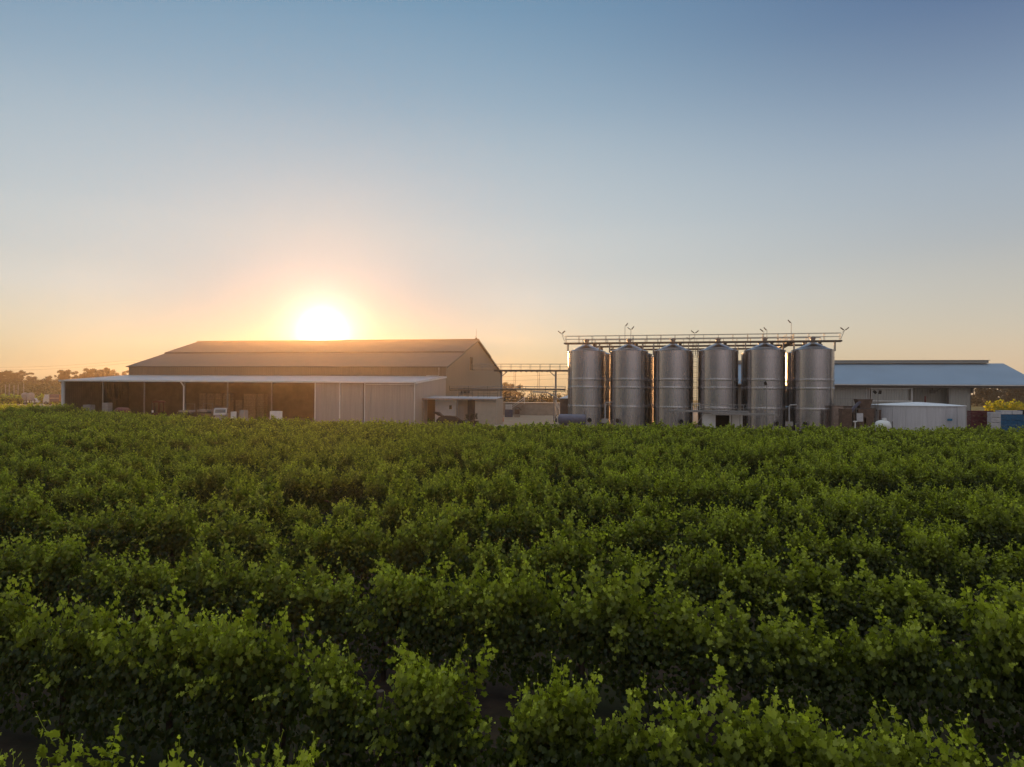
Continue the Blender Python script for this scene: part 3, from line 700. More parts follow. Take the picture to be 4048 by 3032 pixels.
# ------------------------------------------------------------------ steel tanks
TA = math.radians(-14.9); T0 = Vector((10.5, 102.0, 0)); PITCH = 5.95
def T(x, y=0.0, z=0.0):
    c, s = math.cos(TA), math.sin(TA); return Vector((T0.x + c * x - s * y, T0.y + s * x + c * y, z))
def make_tank(manx, label, loc, rz, group):
    t = thing('steel_tank', label, 'tank', loc, rz, group)
    R, H = 2.60, 10.6
    prof = [(R + .02, 0), (R + .02, .12), (R, .13)]
    for z in (1.7, 4.0, 8.17, 9.6): prof += [(R, z - .04), (R + .028, z - .03), (R + .028, z + .03), (R, z + .04)]
    prof = sorted(prof[:3]) and prof[:3] + sorted(prof[3:], key=lambda q: q[1]) + [(R, H - .06), (R + .05, H - .05), (R + .05, H), (R - .02, H + .01)]
    MB().lathe(prof, n=72, crisp=True).build('shell', M['stainless'], t)
    for z in (2.95, 5.59, 6.69):
        MB().lathe([(R, z - .17), (R + .045, z - .13), (R + .05, z - .06), (R + .02, z - .03), (R + .02, z + .03), (R + .05, z + .06), (R + .045, z + .13), (R, z + .17)], n=72, crisp=True).build('jacket_band', M['stainless2'], t)
    c = MB(); c.lathe([(R + .02, H + .012), (1.75, H + .32), (1.74, H + .36), (.9, H + .78), (.30, H + 1.06)], n=48, crisp=True)
    roof = c.build('roof', M['conem'], t)
    v = MB(); v.lathe([(.30, H + .85), (.30, H + 1.52), (.40, H + 1.54), (.40, H + 1.66), (.22, H + 1.70), (.22, H + 1.80), (.0, H + 1.82)], n=20, crisp=True); v.build('vent', M['steel'], roof)
    v = MB(); v.lathe([(.0, 0), (.20, 0), (.20, .45), (.26, .46), (.26, .56), (0, .58)], (.95, .7, H + .6), n=14, crisp=True); v.build('hatch', M['steeldark'], roof)
    a = math.radians(-90) + manx / R
    x, y = math.cos(a) * R, math.sin(a) * R
    m = MB(); m.tube([(x * .96, y * .96, 1.05), (x * 1.06, y * 1.06, 1.05)], .30, 20); man = m.build('manhole', M['dark'], t)
    q = MB(); q.tube([(x * 1.03, y * 1.03, 1.05), (x * 1.08, y * 1.08, 1.05)], .37, 20); q.v = q.v; q2 = MB()
    for k in range(20):
        b0, b1 = 6.2832 * k / 20, 6.2832 * (k + 1) / 20; tx, ty = -math.sin(a), math.cos(a)
        q2.bar((x * 1.06 + tx * .34 * math.cos(b0), y * 1.06 + ty * .34 * math.cos(b0), 1.05 + .34 * math.sin(b0)), (x * 1.06 + tx * .34 * math.cos(b1), y * 1.06 + ty * .34 * math.cos(b1), 1.05 + .34 * math.sin(b1)), .06)
    q2.bar((x * 1.07 + tx * .2, y * 1.07 + ty * .2, .72), (x * 1.1 + tx * .9, y * 1.1 + ty * .9, .55), .07); q2.build('rim', M['steel'], man)
    a2 = math.radians(-90 + 46 * (1 if manx < .1 else -1)); x, y = math.cos(a2) * (R + .07), math.sin(a2) * (R + .07)
    p = MB(); p.tube([(x, y, .4), (x, y, H + .1)], .035, 8); p.build('pipe', M['steel'], t)
    return t
FR = 'front row of tall steel tanks'; BK = 'rear rows of steel tanks'
names = ['leftmost tall steel tank of the front row, behind the slate fuel tank',
         'second tall steel tank from left in the front row, dark manhole at lower left',
         'third tall steel tank of the front row, behind the left end of the service platform',
         'fourth tall steel tank of the front row, right above the white hut',
         'fifth tall steel tank of the front row, behind the single floodlight pole',
         'rightmost tall steel tank of the front row, next to the blue-roofed shed']
mans = [.85, -1.25, 1.2, -1.0, 1.35, -1.2]
for i in range(6): make_tank(mans[i], names[i], T(i * PITCH), TA, FR)
back = make_tank(0.0, 'second-row steel tank seen in the gap right of the leftmost front tank', T(0, 7.8), TA, BK)
seen = {1: 'second-row steel tank seen in the gap right of the second front tank',
        2: 'second-row steel tank with only its roof showing beside the caged ladder',
        3: 'second-row steel tank, roof showing behind the fourth front tank',
        4: 'second-row steel tank, roof showing behind the fifth front tank',
        5: 'second-row steel tank seen as a dark sliver left of the rightmost front tank'}
for i in range(1, 6): copy_tree(back, loc=T(i * PITCH, 7.8), label=seen[i])
for i, l in ((1, 'third-row steel tank with a sunlit edge between the second and third front tanks'), (2, 'third-row steel tank whose sunlit edge glows beside the caged ladder'),
             (3, 'third-row steel tank seen in the thin gap right of the fourth front tank')):
    copy_tree(back, loc=T(i * PITCH - .1, 15.6), label=l)

def catwalk(label, x0, x1, y, z, step, legs):
    t = thing('catwalk', label, 'catwalk', T(0, y), TA, 'catwalks over the tanks')
    d = MB(); d.box(((x0 + x1) / 2, 0, z), (x1 - x0, .95, .06)); d.build('deck', M['steeldark'], t)
    for yy in (-.5, .5): MB().box(((x0 + x1) / 2, yy, z - .06), (x1 - x0, .07, .22)).build('beam', M['steeldark'], t)
    for yy in (-.47, .47):
        r = MB(); rail(r, x0 + .2, x1 - .2, yy, z + .05, .92, step=step, r=.032); r.build('railing', M['steel'], t)
    for x in legs:
        g = MB()
        for yy in (-.42, .42): g.box((x, yy, z - .75), (.10, .10, 1.20))
        g.build('leg', M['steel'], t)
    return t
ZW = 11.75
catwalk('long railed catwalk over the front row of steel tanks', -2.95, 33.0, -1.25, ZW, 1.83, [-2.45, 2.0, 3.4, 7.9, 9.4, 14, 15.3, 20, 21.3, 26, 27.3, 32.2])
catwalk('railed catwalk over the second row of steel tanks, seen below the front one', -1.8, 31.8, 6.55, ZW, 1.83, [2.9, 8.8, 14.8, 20.7, 26.7])
catwalk('farthest, lowest-looking catwalk glimpsed between the tank roofs', 1.5, 27.0, 14.4, ZW, 2.4, [4, 9, 15, 21])
def cross_walk():
    t = thing('catwalk', 'cross catwalk running back from the front one near the rightmost tank', 'catwalk', T(27.0, 0), TA + math.pi / 2, 'catwalks over the tanks')
    MB().box((7.0, 0, ZW + .02), (15.2, .9, .07)).build('deck', M['steeldark'], t)
    for yy in (-.45, .45):
        r = MB(); rail(r, .1, 14, yy, ZW + .06, .92, step=1.9); r.build('railing', M['steel'], t)
        MB().box((7.0, yy, ZW - .06), (15.2, .07, .18)).build('beam', M['steeldark'], t)
cross_walk()

def floodlight(label, base, h, heads, lean=0.0, group='floodlights above the tanks'):
    """heads: list of (dx, dz, tilt) for each lamp at the top of the pole"""
    t = thing('floodlight', label, 'floodlight', base, TA, group)
    p = MB(); p.tube([(0, 0, 0), (lean, 0, h)], .035, 6); 
    if lean: p.tube([(lean, 0, h), (0, 0, h * .55)], .02, 6)
    p.build('pole', M['steel'], t)
    for dx, dz, ti in heads:
        l = MB(); l.box((lean + dx, 0, h + dz), (.50, .34, .10), ry=ti); l.box((lean + dx * .45, 0, h + dz * .4), (.16, .08, .08), ry=ti)
        l.build('lamp_head', M['steeldark'], t)
    return t
VV = [(-.30, .16, .7), (.30, .16, -.7)]
floodlight('double floodlight leaning out at the left end of the tank catwalk', T(-2.95, -1.25, ZW + .3), 1.1, VV, -.42)
floodlight('tall single floodlight pole above the second tank', T(5.15, 2.0, ZW - .6), 3.2, [(.24, .18, -.9)])
floodlight('double floodlight on a shorter pole right of the tall one above the second tank', T(6.1, .8, ZW - .4), 2.35, [(-.26, .16, .6), (.26, .24, -.9)])
floodlight('double floodlight above the gap between the third and fourth tanks', T(14.8, -.8, ZW), 1.25, VV)
floodlight('tall single floodlight pole above the rightmost tank', T(27.0, -.8, ZW), 2.45, [(-.25, .15, .9)])
floodlight('middle single floodlight of the cluster left of the rightmost tank', T(24.3, 3.0, ZW), 1.85, [(-.25, .15, .9)])
floodlight('lowest single floodlight of the cluster left of the rightmost tank', T(23.6, -.9, ZW), 1.35, [(-.28, .14, .7)])
floodlight('double floodlight leaning out at the right end of the tank catwalk', T(32.9, -1.25, ZW + .2), 1.15, VV, .45)
floodlight('small double floodlight hanging low between the third and fourth tanks', T(14.1, 5.2, ZW - .1), .9, VV)

def caged_ladder():
    t = thing('ladder', 'tall caged ladder in the gap between the third and fourth tanks', 'ladder', T(14.85, -.2), TA)
    s = MB()
    for x in (-.25, .25): s.bar((x, 0, 2.6), (x, 0, ZW - .1), .06)
    s.build('stile', M['steeldark'], t)
    s = MB()
    for k in range(30): s.bar((-.25, 0, 2.8 + k * .30), (.25, 0, 2.8 + k * .30), .035)
    s.build('rung', M['steeldark'], t)
    c = MB()
    for k in range(11):
        z = 4.2 + k * .7; c.tube([(.36 * math.cos(a), -.36 + .36 * math.sin(a) - .05, z) for a in [i * math.pi / 6 + math.pi * .0 for i in range(-7, 2)]], .018, 4)
    for x in (-.34, 0, .34): c.bar((x, -.45 - (.3 if x == 0 else 0), 4.2), (x, -.45 - (.3 if x == 0 else 0), 11.2), .025)
    c.build('cage', M['steeldark'], t)
caged_ladder()

# ------------------------------------------------------------------ bridges between shed and tanks
def walkway():
    t = thing('walkway_bridge', 'high railed footbridge from the big shed gable to the tanks', 'bridge', S(.1, 31.0), A12)
    z = 8.85; X = 24.0
    MB().box((X / 2, 0, z), (X, 1.1, .06)).build('deck', M['steeldark'], t)
    for y in (-.58, .58): MB().box((X / 2 + 2.2, y, z - .12), (X - 4.4, .08, .32)).build('beam', M['steeldark'], t)
    for y in (-.55, .55):
        r = MB(); rail(r, .15, X, y, z + .05, 1.05, step=1.9, r=.03); r.build('railing', M['steel'], t)
    k = MB()
    for i in range(9): k.box((6.5 + i * .98, 0, z - .33), (.14, 1.2, .10))
    k.build('cross_bar', M['steeldark'], t)
    for x, s in ((5.7, 1), (15.9, -1)):
        g = MB(); g.box((x, 0, (z - .28) / 2), (.30, .30, z - .28)); g.bar((x, 0, z - 1.25), (x + s * 1.1, 0, z - .30), .14); g.build('leg', M['steel'], t)
walkway()
def pipe_bridge():
    t = thing('pipe_bridge', 'low pipe bridge crossing from the big shed to the leftmost tank', 'pipe rack', S(.2, 17.0), A12)
    X = 19.5
    for z, y, r in ((5.72, -.3, .05), (5.72, .3, .05), (5.36, -.2, .07), (5.30, .15, .09), (5.22, .4, .06)):
        MB().tube([(0, y, z), (X, y, z)], r, 8).build('pipe', M['steel'], t)
    MB().box((X / 2, 0, 5.02), (X, .9, .12)).build('tray', M['steeldark'], t)
    g = MB()
    for i in range(7): g.bar((i * X / 6, -.4, 5.05), (i * X / 6, -.4, 5.74), .07)
    g.build('bracket', M['steeldark'], t)
    d = MB(); d.tube([(14.2, -.5, 4.85), (16.6, -.5, 4.80), (19.3, -.6, 3.3)], .10, 8); d.build('drain_pipe', M['steel'], t)
    for x in (2.2, 17.6):
        g = MB(); g.box((x, 0, 2.48), (.16, .16, 4.96)); g.build('leg', M['steel'], t)
pipe_bridge()
for i, (px, l) in enumerate(((2035, 'pale sunlit twin-pole power pylon under the walkway, the left one of two'), (2129, 'pale sunlit twin-pole power pylon under the walkway, the right one of two'))):
    t = thing('power_pole', l, 'power pole', (P(px, 1600, 300).x, 300, 0), 0, 'twin-pole power pylons')
    for x in (-.33, .33): MB().tube([(x, 0, 0), (x, 0, 13.5)], .11, 8, .08).build('pole', M['tan'], t)
    MB().box((0, 0, 13.4), (3.0, .16, .18)).build('crossarm', M['tan'], t)
for i, (za, zb, l) in enumerate(((1449, 1476, 'upper thin power line across the sky left of the big shed'), (1460, 1494, 'lower thin power line across the sky left of the big shed'))):
    a, m_, e = P(-120, za + 2, 312), P(520, za - 26, 308), P(2460, zb - 8, 300)
    pts = [a.lerp(m_, k / 5) - Vector((0, 0, 1.2 * math.sin(math.pi * k / 5))) for k in range(6)] + [m_.lerp(e, k / 12) - Vector((0, 0, 5 * math.sin(math.pi * k / 12))) for k in range(1, 13)]
    tag(MB().tube(pts, .035, 5).build('power_line', M['steeldark']), l, 'power line', 'power lines')

def dock():
    t = thing('loading_dock', 'long sandy concrete loading dock between the big shed and tanks', 'dock', (-1.5, 150, 0), math.radians(-6))
    MB().box((4.6, 3, 1.25), (13.5, 6, 2.5)).build('wall', M['concrete'], t)
    MB().box((5.2, 2.9, 2.54), (12.3, 6.1, .08)).build('slab', M['render'], t)
    r = MB(); rail(r, -2, 6.2, 1.2, 2.56, 1.15, 5, r=.04); r.build('railing', M['steel'], t)
    r = MB(); r.bar((6.2, 1.2, 3.7), (8.6, 1.2, 2.7), .07); r.bar((6.2, 1.2, 3.1), (7.5, 1.2, 2.6), .06); r.bar((7.4, 1.2, 2.6), (7.4, 1.2, 3.2), .06); r.build('end_rail', M['steel'], t)
    for y in (-1.4, -.3):
        r = MB(); r.bar((4.2, y, 3.65), (1.3, y, 1.7), .07); r.bar((4.2, y, 3.25), (1.3, y, 1.30), .06); r.bar((4.2, y, 2.3), (4.2, y, 3.65), .06); r.bar((1.3, y, 0), (1.3, y, 1.7), .06); r.build('stair_rail', M['trim'], t)
    s = MB()
    for k in range(9): s.box((4.1 - k * .36, -.85, 2.42 - k * .27), (.36, 1.1, .08))
    s.build('stair_tread', M['steel'], t)
dock()
def hand_rail():
    t = thing('stair_handrail', 'sloping pale stair handrail catching the sun left of the tanks', 'handrail', P(2203, 1650, 122) * Vector((1, 1, 0)))
    for y in (-.4, .4):
        r = MB(); r.bar((-.25, y, 3.45), (.42, y, 2.15), .07); r.bar((-.25, y, 3.05), (.42, y, 1.75), .06); r.bar((-.2, y, 0), (-.2, y, 3.45), .06); r.bar((.42, y, 0), (.42, y, 2.15), .06); r.build('rail', M['trim'], t)
    s = MB()
    for k in range(8): s.box((-.2 + k * .085, 0, 2.3 - k * .28), (.3, .8, .06))
    s.build('tread', M['steel'], t)
hand_rail()

def small_tank():
    t = thing('small_tank', 'short dark vertical tank with pale conical lid left of the tall tanks', 'tank', (8.2, 106.6, 0))
    MB().lathe([(1.1, 0), (1.1, 3.95)], n=32, crisp=True).build('shell', M['rust'], t)
    MB().lathe([(1.14, 3.95), (1.12, 4.0), (.0, 4.42)], n=32).build('lid', M['tankroof'], t)
    MB().box((.55, -.98, 2.1), (.40, .05, .34)).build('sign_plate', M['cladding'], t)
small_tank()
def fuel_tank():
    t = thing('fuel_tank', 'horizontal slate-blue fuel tank lying in front of the leftmost steel tank', 'tank', (P(2263, 1650, 90).x, 90, 0), math.radians(-4))
    MB().lathe([(0, -1.78), (.3, -1.76), (.55, -1.66), (.66, -1.48), (.66, 1.48), (.55, 1.66), (.3, 1.76), (0, 1.78)], (0, 0, 1.50), n=32, axis='X').build('barrel', M['navy'], t)
    for x in (-1.1, 1.1): MB().box((x, 0, .45), (.22, 1.1, .9)).build('cradle', M['steeldark'], t)
    MB().tube([(1.55, 0, 2.1), (1.55, 0, 2.62)], .05, 8).build('vent', M['steeldark'], t)
    p = MB(); p.tube([(-1.9, 0, 1.5), (-2.1, 0, 1.7), (-1.95, -.1, 2.05)], .07, 8); p.box((-2.0, -.15, 1.35), (.3, .3, .4)); p.build('pump', M['steeldark'], t)
fuel_tank()
def standpipe(px, d, top, label):
    t = thing('standpipe', label, 'standpipe', (P(px, 1650, d).x, d, 0), TA, 'standpipes between the tanks')
    z = P(px, top, d).z
    MB().tube([(0, 0, 0), (0, 0, z - .1), (.12, 0, z), (.9, .2, z + .03)], .08, 8).build('pipe', M['dullwhite'], t)
    b = MB(); b.box((0, -.1, 1.25), (.85, .4, .55)); b.build('box', M['dullwhite'], t)
    v = MB(); v.tube([(.75, -.1, 0), (.75, -.1, 1.35), (1.1, -.1, 1.40)], .06, 8); v.build('valve', M['steel'], t)
standpipe(2393, 93, 1591, 'white standpipe with a pale switch box between first and second tanks')
standpipe(3120, 88, 1601, 'white standpipe with a pale switch box between fifth and sixth tanks')

def platform():
    t = thing('service_platform', 'raised steel service platform with railings in front of the middle tanks', 'platform', (P(2645, 1650, 91).x, 91, 0), math.radians(-13))
    z = 2.72
    MB().box((4.75, 0, z), (9.6, 1.7, .08)).build('deck', M['steel'], t)
    MB().box((8.9, -1.5, z - .26), (7.6, 1.1, .08)).build('lower_deck', M['steel'], t)
    b = MB(); b.box((4.75, -.86, z - .09), (9.6, .07, .18)); b.box((8.9, -2.06, z - .36), (7.6, .07, .18)); b.build('beam', M['steel'], t)
    r = MB(); rail(r, 3.1, 12.6, -2.02, z - .2, 1.0, 5, r=.03); r.build('railing', M['steel'], t)
    c = MB()
    for x in (2.8, 3.15, 3.45, 3.75): c.bar((x, -.6, z), (x, -.6, z + .95), .06)
    c.bar((2.78, -.6, z + .93), (3.78, -.6, z + .93), .06); c.build('gate', M['trim'], t)
    for x in (.2, 2.9, 8.4, 10.9, 11.5, 12.2):
        y = -.75 if x < 5 else -1.95
        MB().box((x, y, (z - .1) / 2 if x < 5 else (z - .35) / 2), (.11, .11, z - .12 if x < 5 else z - .40)).build('leg', M['steel'], t)
    k = MB(); k.bar((.35, -.75, 2.5), (1.15, -.75, .1), .06); k.bar((.6, -.4, 2.5), (1.35, -.4, .1), .06)
    for i in range(7): k.bar((.42 + i * .11, -.75, 2.2 - i * .33), (.66 + i * .105, -.4, 2.2 - i * .33), .04)
    k.bar((3.0, -.7, .5), (4.4, -.7, 2.6), .06); k.bar((3.0, -.7, .9), (3.9, -.7, .9), .05); k.bar((3.0, -.7, .5), (3.9, -.7, .5), .05); k.bar((12.2, -1.9, 1.75), (13.0, -1.9, 2.4), .05); k.build('brace', M['steel'], t)
platform()
def hut():
    t = thing('white_hut', 'small white hut with a dark doorway under the service platform', 'hut', (P(2778, 1650, 89.8).x, 89.8, 0), math.radians(-13))
    b = MB(); b.box((.78, 0, 1.18), (1.56, .12, 2.36)); b.box((3.98, 0, 1.18), (1.55, .12, 2.36)); b.box((2.38, 0, 2.28), (1.64, .12, .16)); b.box((.06, .95, 1.18), (.12, 1.75, 2.34)); b.box((4.68, .95, 1.18), (.12, 1.75, 2.34)); b.box((2.38, 1.85, 1.18), (4.7, .1, 2.34)); b.build('wall', M['white'], t)
    MB().box((2.38, 1.74, 1.1), (4.4, .06, 2.2)).build('interior', M['dark'], t)
    MB().box((2.38, .9, 2.40), (4.8, 2.0, .07)).build('roof', M['steel'], t)
    MB().box((3.45, -.10, 1.18), (.12, .08, 2.34)).build('post', M['steel'], t)
hut()
def pole_light(px, d, top, heads, label):
    t = thing('floodlight', label, 'floodlight', (P(px, 1650, d).x, d, 0), TA, 'floodlights on ground poles')
    z = P(px, top, d).z
    MB().tube([(0, 0, 0), (0, 0, z)], .07, 8, .04).build('pole', M['steel'], t)
    for dx, ti in heads:
        l = MB(); l.box((dx, -.1, z + .15), (.30, .16, .42), ry=ti, rx=.4); l.build('lamp_head', M['dark'], t)
pole_light(3031, 88, 1520, [(-.16, -.35)], 'single floodlight on a ground pole in front of the fifth tank')
pole_light(3471, 86, 1555, [(-.36, -.9), (.20, .1)], 'double floodlight on a ground pole left of the round water tank')
# ------------------------------------------------------------------ the blue-roofed shed, water tank, yard goods
A13 = math.radians(-13)
def right_shed():
    t = thing('blue_roofed_shed', 'long shed with blue-grey roof and cream walls right of the tanks', 'shed', (76.3, 103.7, 0), A13)
    X0 = -43.0; EV, RID, YR = 6.45, 10.05, 13.3
    def zr(y): return EV + (RID - EV) * (1 - abs(y - YR) / YR)
    r = MB()
    r.slab([(X0, 0, EV), (0, 0, EV), (0, YR, RID), (X0, YR, RID)], .09); r.slab([(X0, YR, RID), (0, YR, RID), (0, 2 * YR, EV), (X0, 2 * YR, EV)], .09)
    rf = r.build('roof', M['blueroof'], t)
    v = MB(); v.box(((X0 - 2.4) / 2, YR, RID + .24), (-X0 - 2.4, 1.5, .42)); v.build('ridge_vent', M['cream'], rf)
    v = MB(); v.box(((X0 - 2.4) / 2, YR, RID + .49), (-X0 - 2.0, 1.8, .07)); v.build('vent_cap', M['steel'], rf)
    g = MB(); g.box((X0 / 2, -.08, EV - .10), (-X0 + .1, .14, .16)); g.build('gutter', M['trim'], rf)
    f = MB(); f.box((X0 / 2, .12, EV - .36), (-X0, .16, .34)); f.build('eave_beam', M['steeldark'], t)
    YW = .8; zt = EV - .25
    w = MB(); w.corr(X0, -23.3, .05, zt, YW, .36, .05); w.build('front_wall', M['cream'], t)
    w = MB(); w.corr(-12.0, -9.1, .05, zt, YW + .15, .36, .05); w.build('front_wall', M['cream'], t)
    d = MB(); d.corr(-22.6, -17.4, .05, 5.75, YW - .25, .36, .045); door = d.build('sliding_door', M['cream'], t)
    d = MB()
    for z in (5.80, 3.92): d.box((-19.95, YW - .34, z), (5.7, .10, .16))
    d.bar((-17.1, YW - .34, .1), (-17.1, YW - .34, 5.86), .12, .12); d.build('frame', M['trim'], door)
    d = MB(); d.box((-20.4, YW - .1, 6.02), (6.0, .12, .14))
    for x in (-23.25, -22.95, -22.62): d.box((x, YW - .16, 3.0), (.10, .10, 6.0))
    d.build('door_track', M['trim'], t)
    w = MB(); w.corr(-20, -9.1, .05, 6.6, 2.4, .36, .06); w.box((-14.5, 2.56, 3.3), (11, .06, 6.6)); w.build('inner_wall', M['cream'], t)
    w = MB(); w.box((-17.6, 1.5, 3.1), (.1, 1.4, 6.1)); w.build('partition', M['rust'], t)
    w = MB(); w.corr(YW + .2, 2 * YR - .8, .05, lambda y: zr(y) - .12, -9.1, .36, .05, 'Y'); w.build('side_wall', M['cream'], t)
    w = MB(); w.box((X0 / 2 - 4.5, 2 * YR - .6, 3.1), (-X0 - 9.2, .12, 6.1)); w.build('back_wall', M['cream'], t)
    p = MB(); p.box((-12.1, YW + .1, 3.1), (.22, .22, 6.15)); p.build('post', M['steeldark'], t)
    p = MB(); p.box((-15.1, YW + .3, 2.35), (.22, .14, 4.7)); p.build('post', M['redpaint'], t)
    for yy in (YW, 2 * YR - .8): MB().box((-.4, yy, 3.1), (.2, .2, 6.15)).build('canopy_post', M['steeldark'], t)
    k = MB(); k.bar((-14.9, YW + .4, 6.0), (-12.2, YW + .4, 6.0), .10); k.bar((-13.9, YW + .4, 5.2), (-12.9, YW + .4, 6.0), .10); k.bar((-14.1, YW + .4, 5.25), (-14.1, YW + .4, 6.05), .12); k.box((-14.1, YW + .3, 5.35), (.7, .3, .5)); k.build('bracket', M['steeldark'], t)
    k = MB()
    for x in (-8.6, -4.4, -.5): k.bar((x, .3, EV - .25), (x, YR, RID - .25), .14, .28); k.bar((x, 2 * YR - .3, EV - .25), (x, YR, RID - .25), .14, .28)
    k.build('rafter', M['steeldark'], t)
    k = MB(); k.box((-9.0, .6, 5.6), (.25, .5, .8)); k.build('lamp', M['steeldark'], t)
right_shed()

def water_tank():
    xc = P(3654, 1600, 91).x
    t = thing('water_tank', 'wide round pale water tank with low conical roof', 'water tank', (xc, 92.6, 0))
    R, H = 5.30, 3.55
    prof = [(R, 0)]
    for k in range(1, 8): z = k * H / 8; prof += [(R, z - .02), (R + .014, z), (R, z + .02)]
    prof += [(R, H)]
    MB().lathe(prof, n=64, crisp=True).build('shell', M['whitetank'], t)
    MB().lathe([(R + .10, H - .03), (R + .10, H + .04), (R * .55, H + .26), (.35, H + .42), (0, H + .43)], n=64, crisp=True).build('roof', M['tankroof'], t)
    for a in (-150, -133, -107, -85, -66, -40):
        b = MB(); a = math.radians(a); b.box(((R + .04) * math.cos(a), (R + .04) * math.sin(a), H / 2), (.05, .09, H - .05), rz=a); b.build('stiffener', M['whitetank'], t)
    a = math.radians(-79); b = MB(); b.box(((R + .05) * math.cos(a), (R + .05) * math.sin(a), 1.92), (.04, .66, .24), rz=a); b.build('nameplate', M['bluelabel'], t)
water_tank()
def gas_vessel():
    t = thing('gas_tank', 'small white rounded gas vessel at the left foot of the water tank', 'tank', (P(3490, 1650, 83).x, 83, 0))
    MB().lathe([(0, -.85), (.35, -.83), (.62, -.62), (.72, -.3), (.72, .3), (.62, .62), (.35, .83), (0, .85)], (0, 0, 1.25), n=28, axis='X').build('vessel', M['white'], t)
    MB().tube([(.2, 0, 1.9), (.2, 0, 2.2)], .24, 16).build('dome_cap', M['white'], t)
    for x in (-.5, .5): MB().box((x, 0, .3), (.15, .8, .6)).build('foot', M['steel'], t)
    MB().tube([(.95, -.3, 0), (.95, -.3, 1.85)], .05, 8).build('bollard_post', M['steeldark'], t)
gas_vessel()
def crusher():
    t = thing('grape_crusher', 'dusty brown grape-receival machine with hopper between tank and water tank', 'machine', (P(3415, 1650, 92).x, 92, 0), math.radians(-10))
    h = MB(); h.prism([(-1.0, 4.3), (.9, 4.3), (.55, 3.2), (-.6, 3.2)], 'Y', -.7, .9); h.build('hopper', M['rust'], t)
    b = MB(); b.box((.1, 0, 2.55), (1.9, 1.5, 1.2)); b.box((-.55, -.85, 1.6), (.6, .3, 1.5)); b.box((.5, -.4, 1.3), (.9, .9, 1.6)); b.build('body', M['rust'], t)
    MB().box((-.75, -1.0, 2.0), (.75, .12, 1.05)).build('control_panel', M['palebin'], t)
    g = MB()
    for x in (-1.1, 1.15): 
        for y in (-.7, .8): g.box((x, y, 1.6), (.14, .14, 3.2))
    g.box((0, -.7, 3.12), (2.4, .12, .12)); g.box((0, .8, 3.12), (2.4, .12, .12)); g.box((-1.1, .05, 3.0), (.12, 1.6, .12)); g.box((1.15, .05, 3.0), (.12, 1.6, .12))
    g.build('frame', M['steeldark'], t)
    c = MB(); c.bar((-2.4, -.5, 1.9), (-.6, -.5, 4.0), .45, .3); c.build('conveyor', M['navy'], t)
    r = MB(); rail(r, -5.2, 1.6, .9, 3.2, 1.15, 5, r=.03); r.build('railing', M['steel'], t)
    p = MB(); p.tube([(-.2, -1.2, .7), (.5, -1.2, .8), (1.1, -1.2, 1.35), (1.5, -1.2, 1.4)], .10, 8); p.build('outlet_pipe', M['trim'], t)
    m = MB(); m.box((2.1, .3, 1.4), (.7, .9, 2.8)); m.box((2.1, .3, 2.9), (.9, 1.0, .15)); m.build('motor_housing', M['rust'], t)
crusher()
def tub(px0, px1, top, d, m, label, grp):
    a, b = P(px0, top, d), P(px1, top, d); w = b.x - a.x
    t = thing('storage_bay', label, 'container', ((a.x + b.x) / 2, d, 0), math.radians(-10), grp)
    s = MB(); s.box((0, .8, a.z / 2), (w, 1.7, a.z)); s.build('body', m, t)
    r = MB()
    for k in range(5): r.box((0, -.08, a.z * (.12 + .2 * k)), (w * .98, .05, .07))
    r.build('ribs', m, t)
    MB().box((0, .8, a.z + .03), (w * 1.02, 1.75, .08)).build('rim', M['rust'], t)
tub(3297, 3332, 1606, 91, M['tan'], 'dusty tan slatted container right beside the rightmost steel tank', 'brown containers')
tub(3345, 3400, 1607, 94, M['tan'], 'dusty tan container behind the dark brown one, left of the machine', 'brown containers')
tub(3331, 3367, 1618, 88, M['rust'], 'dark brown container in front of the tan ones', 'brown containers')
def tap():
    t = thing('hydrant', 'white T-shaped hydrant in front of the brown machine', 'hydrant', (P(3381, 1650, 84).x, 84, 0))
    MB().tube([(0, 0, 0), (0, 0, 1.75)], .06, 8).build('riser', M['trim'], t); MB().tube([(-.22, 0, 1.75), (.22, 0, 1.75)], .07, 8).build('crosspiece', M['trim'], t)
tap()

def make_bin(name, m, w, h, dpt, cat):
    b = MB()
    b.box((0, 0, .10), (w * .98, dpt * .98, .08))
    for x in (-w * .42, 0, w * .42): b.box((x, 0, .035), (w * .12, dpt * .95, .07))
    n = 4; sh = (h - .16) / n
    for k in range(n):
        z = .15 + sh * (k + .5)
        for s in (-1, 1): b.box((0, s * (dpt / 2 - .02), z), (w, .04, sh * .72)); b.box((s * (w / 2 - .02), 0, z), (.04, dpt - .09, sh * .72))
    for sx in (-1, 1):
        for sy in (-1, 1): b.box((sx * (w / 2 - .07), sy * (dpt / 2 - .075), h / 2 + .05), (.08, .06, h - .12))
    b.box((0, 0, h * .8), (w * .9, dpt * .9, .05))
    o = b.build(name, m); o['category'] = cat; return o
BIN_PROTO = {}
def stack(key, m, px, top, d, cols, layers, h, w, dep, lab, grp, skip=(), cat='bin', dy=0.0, gap=.06, rz=0.0):
    a = P(px, top, d)
    for c in range(cols):
        for k in range(layers):
            if (c, k) in skip: continue
            loc = (a.x + (c + .5) * (w + gap), d + c * dy, k * (h + .005))
            if key not in BIN_PROTO: o = BIN_PROTO[key] = make_bin(key, m, w, h, dep, cat)
            else: o = BIN_PROTO[key].copy(); C.objects.link(o)
            o.location = loc; o.rotation_euler = (0, 0, rz + ((c * 7 + k * 13) % 5 - 2) * .008)
            lay = 'topmost' if k == layers - 1 else f'{ORD[k + 1]} from the ground'
            tag(o, lab.format(col=ORD[c + 1], lay=lay), None, grp)
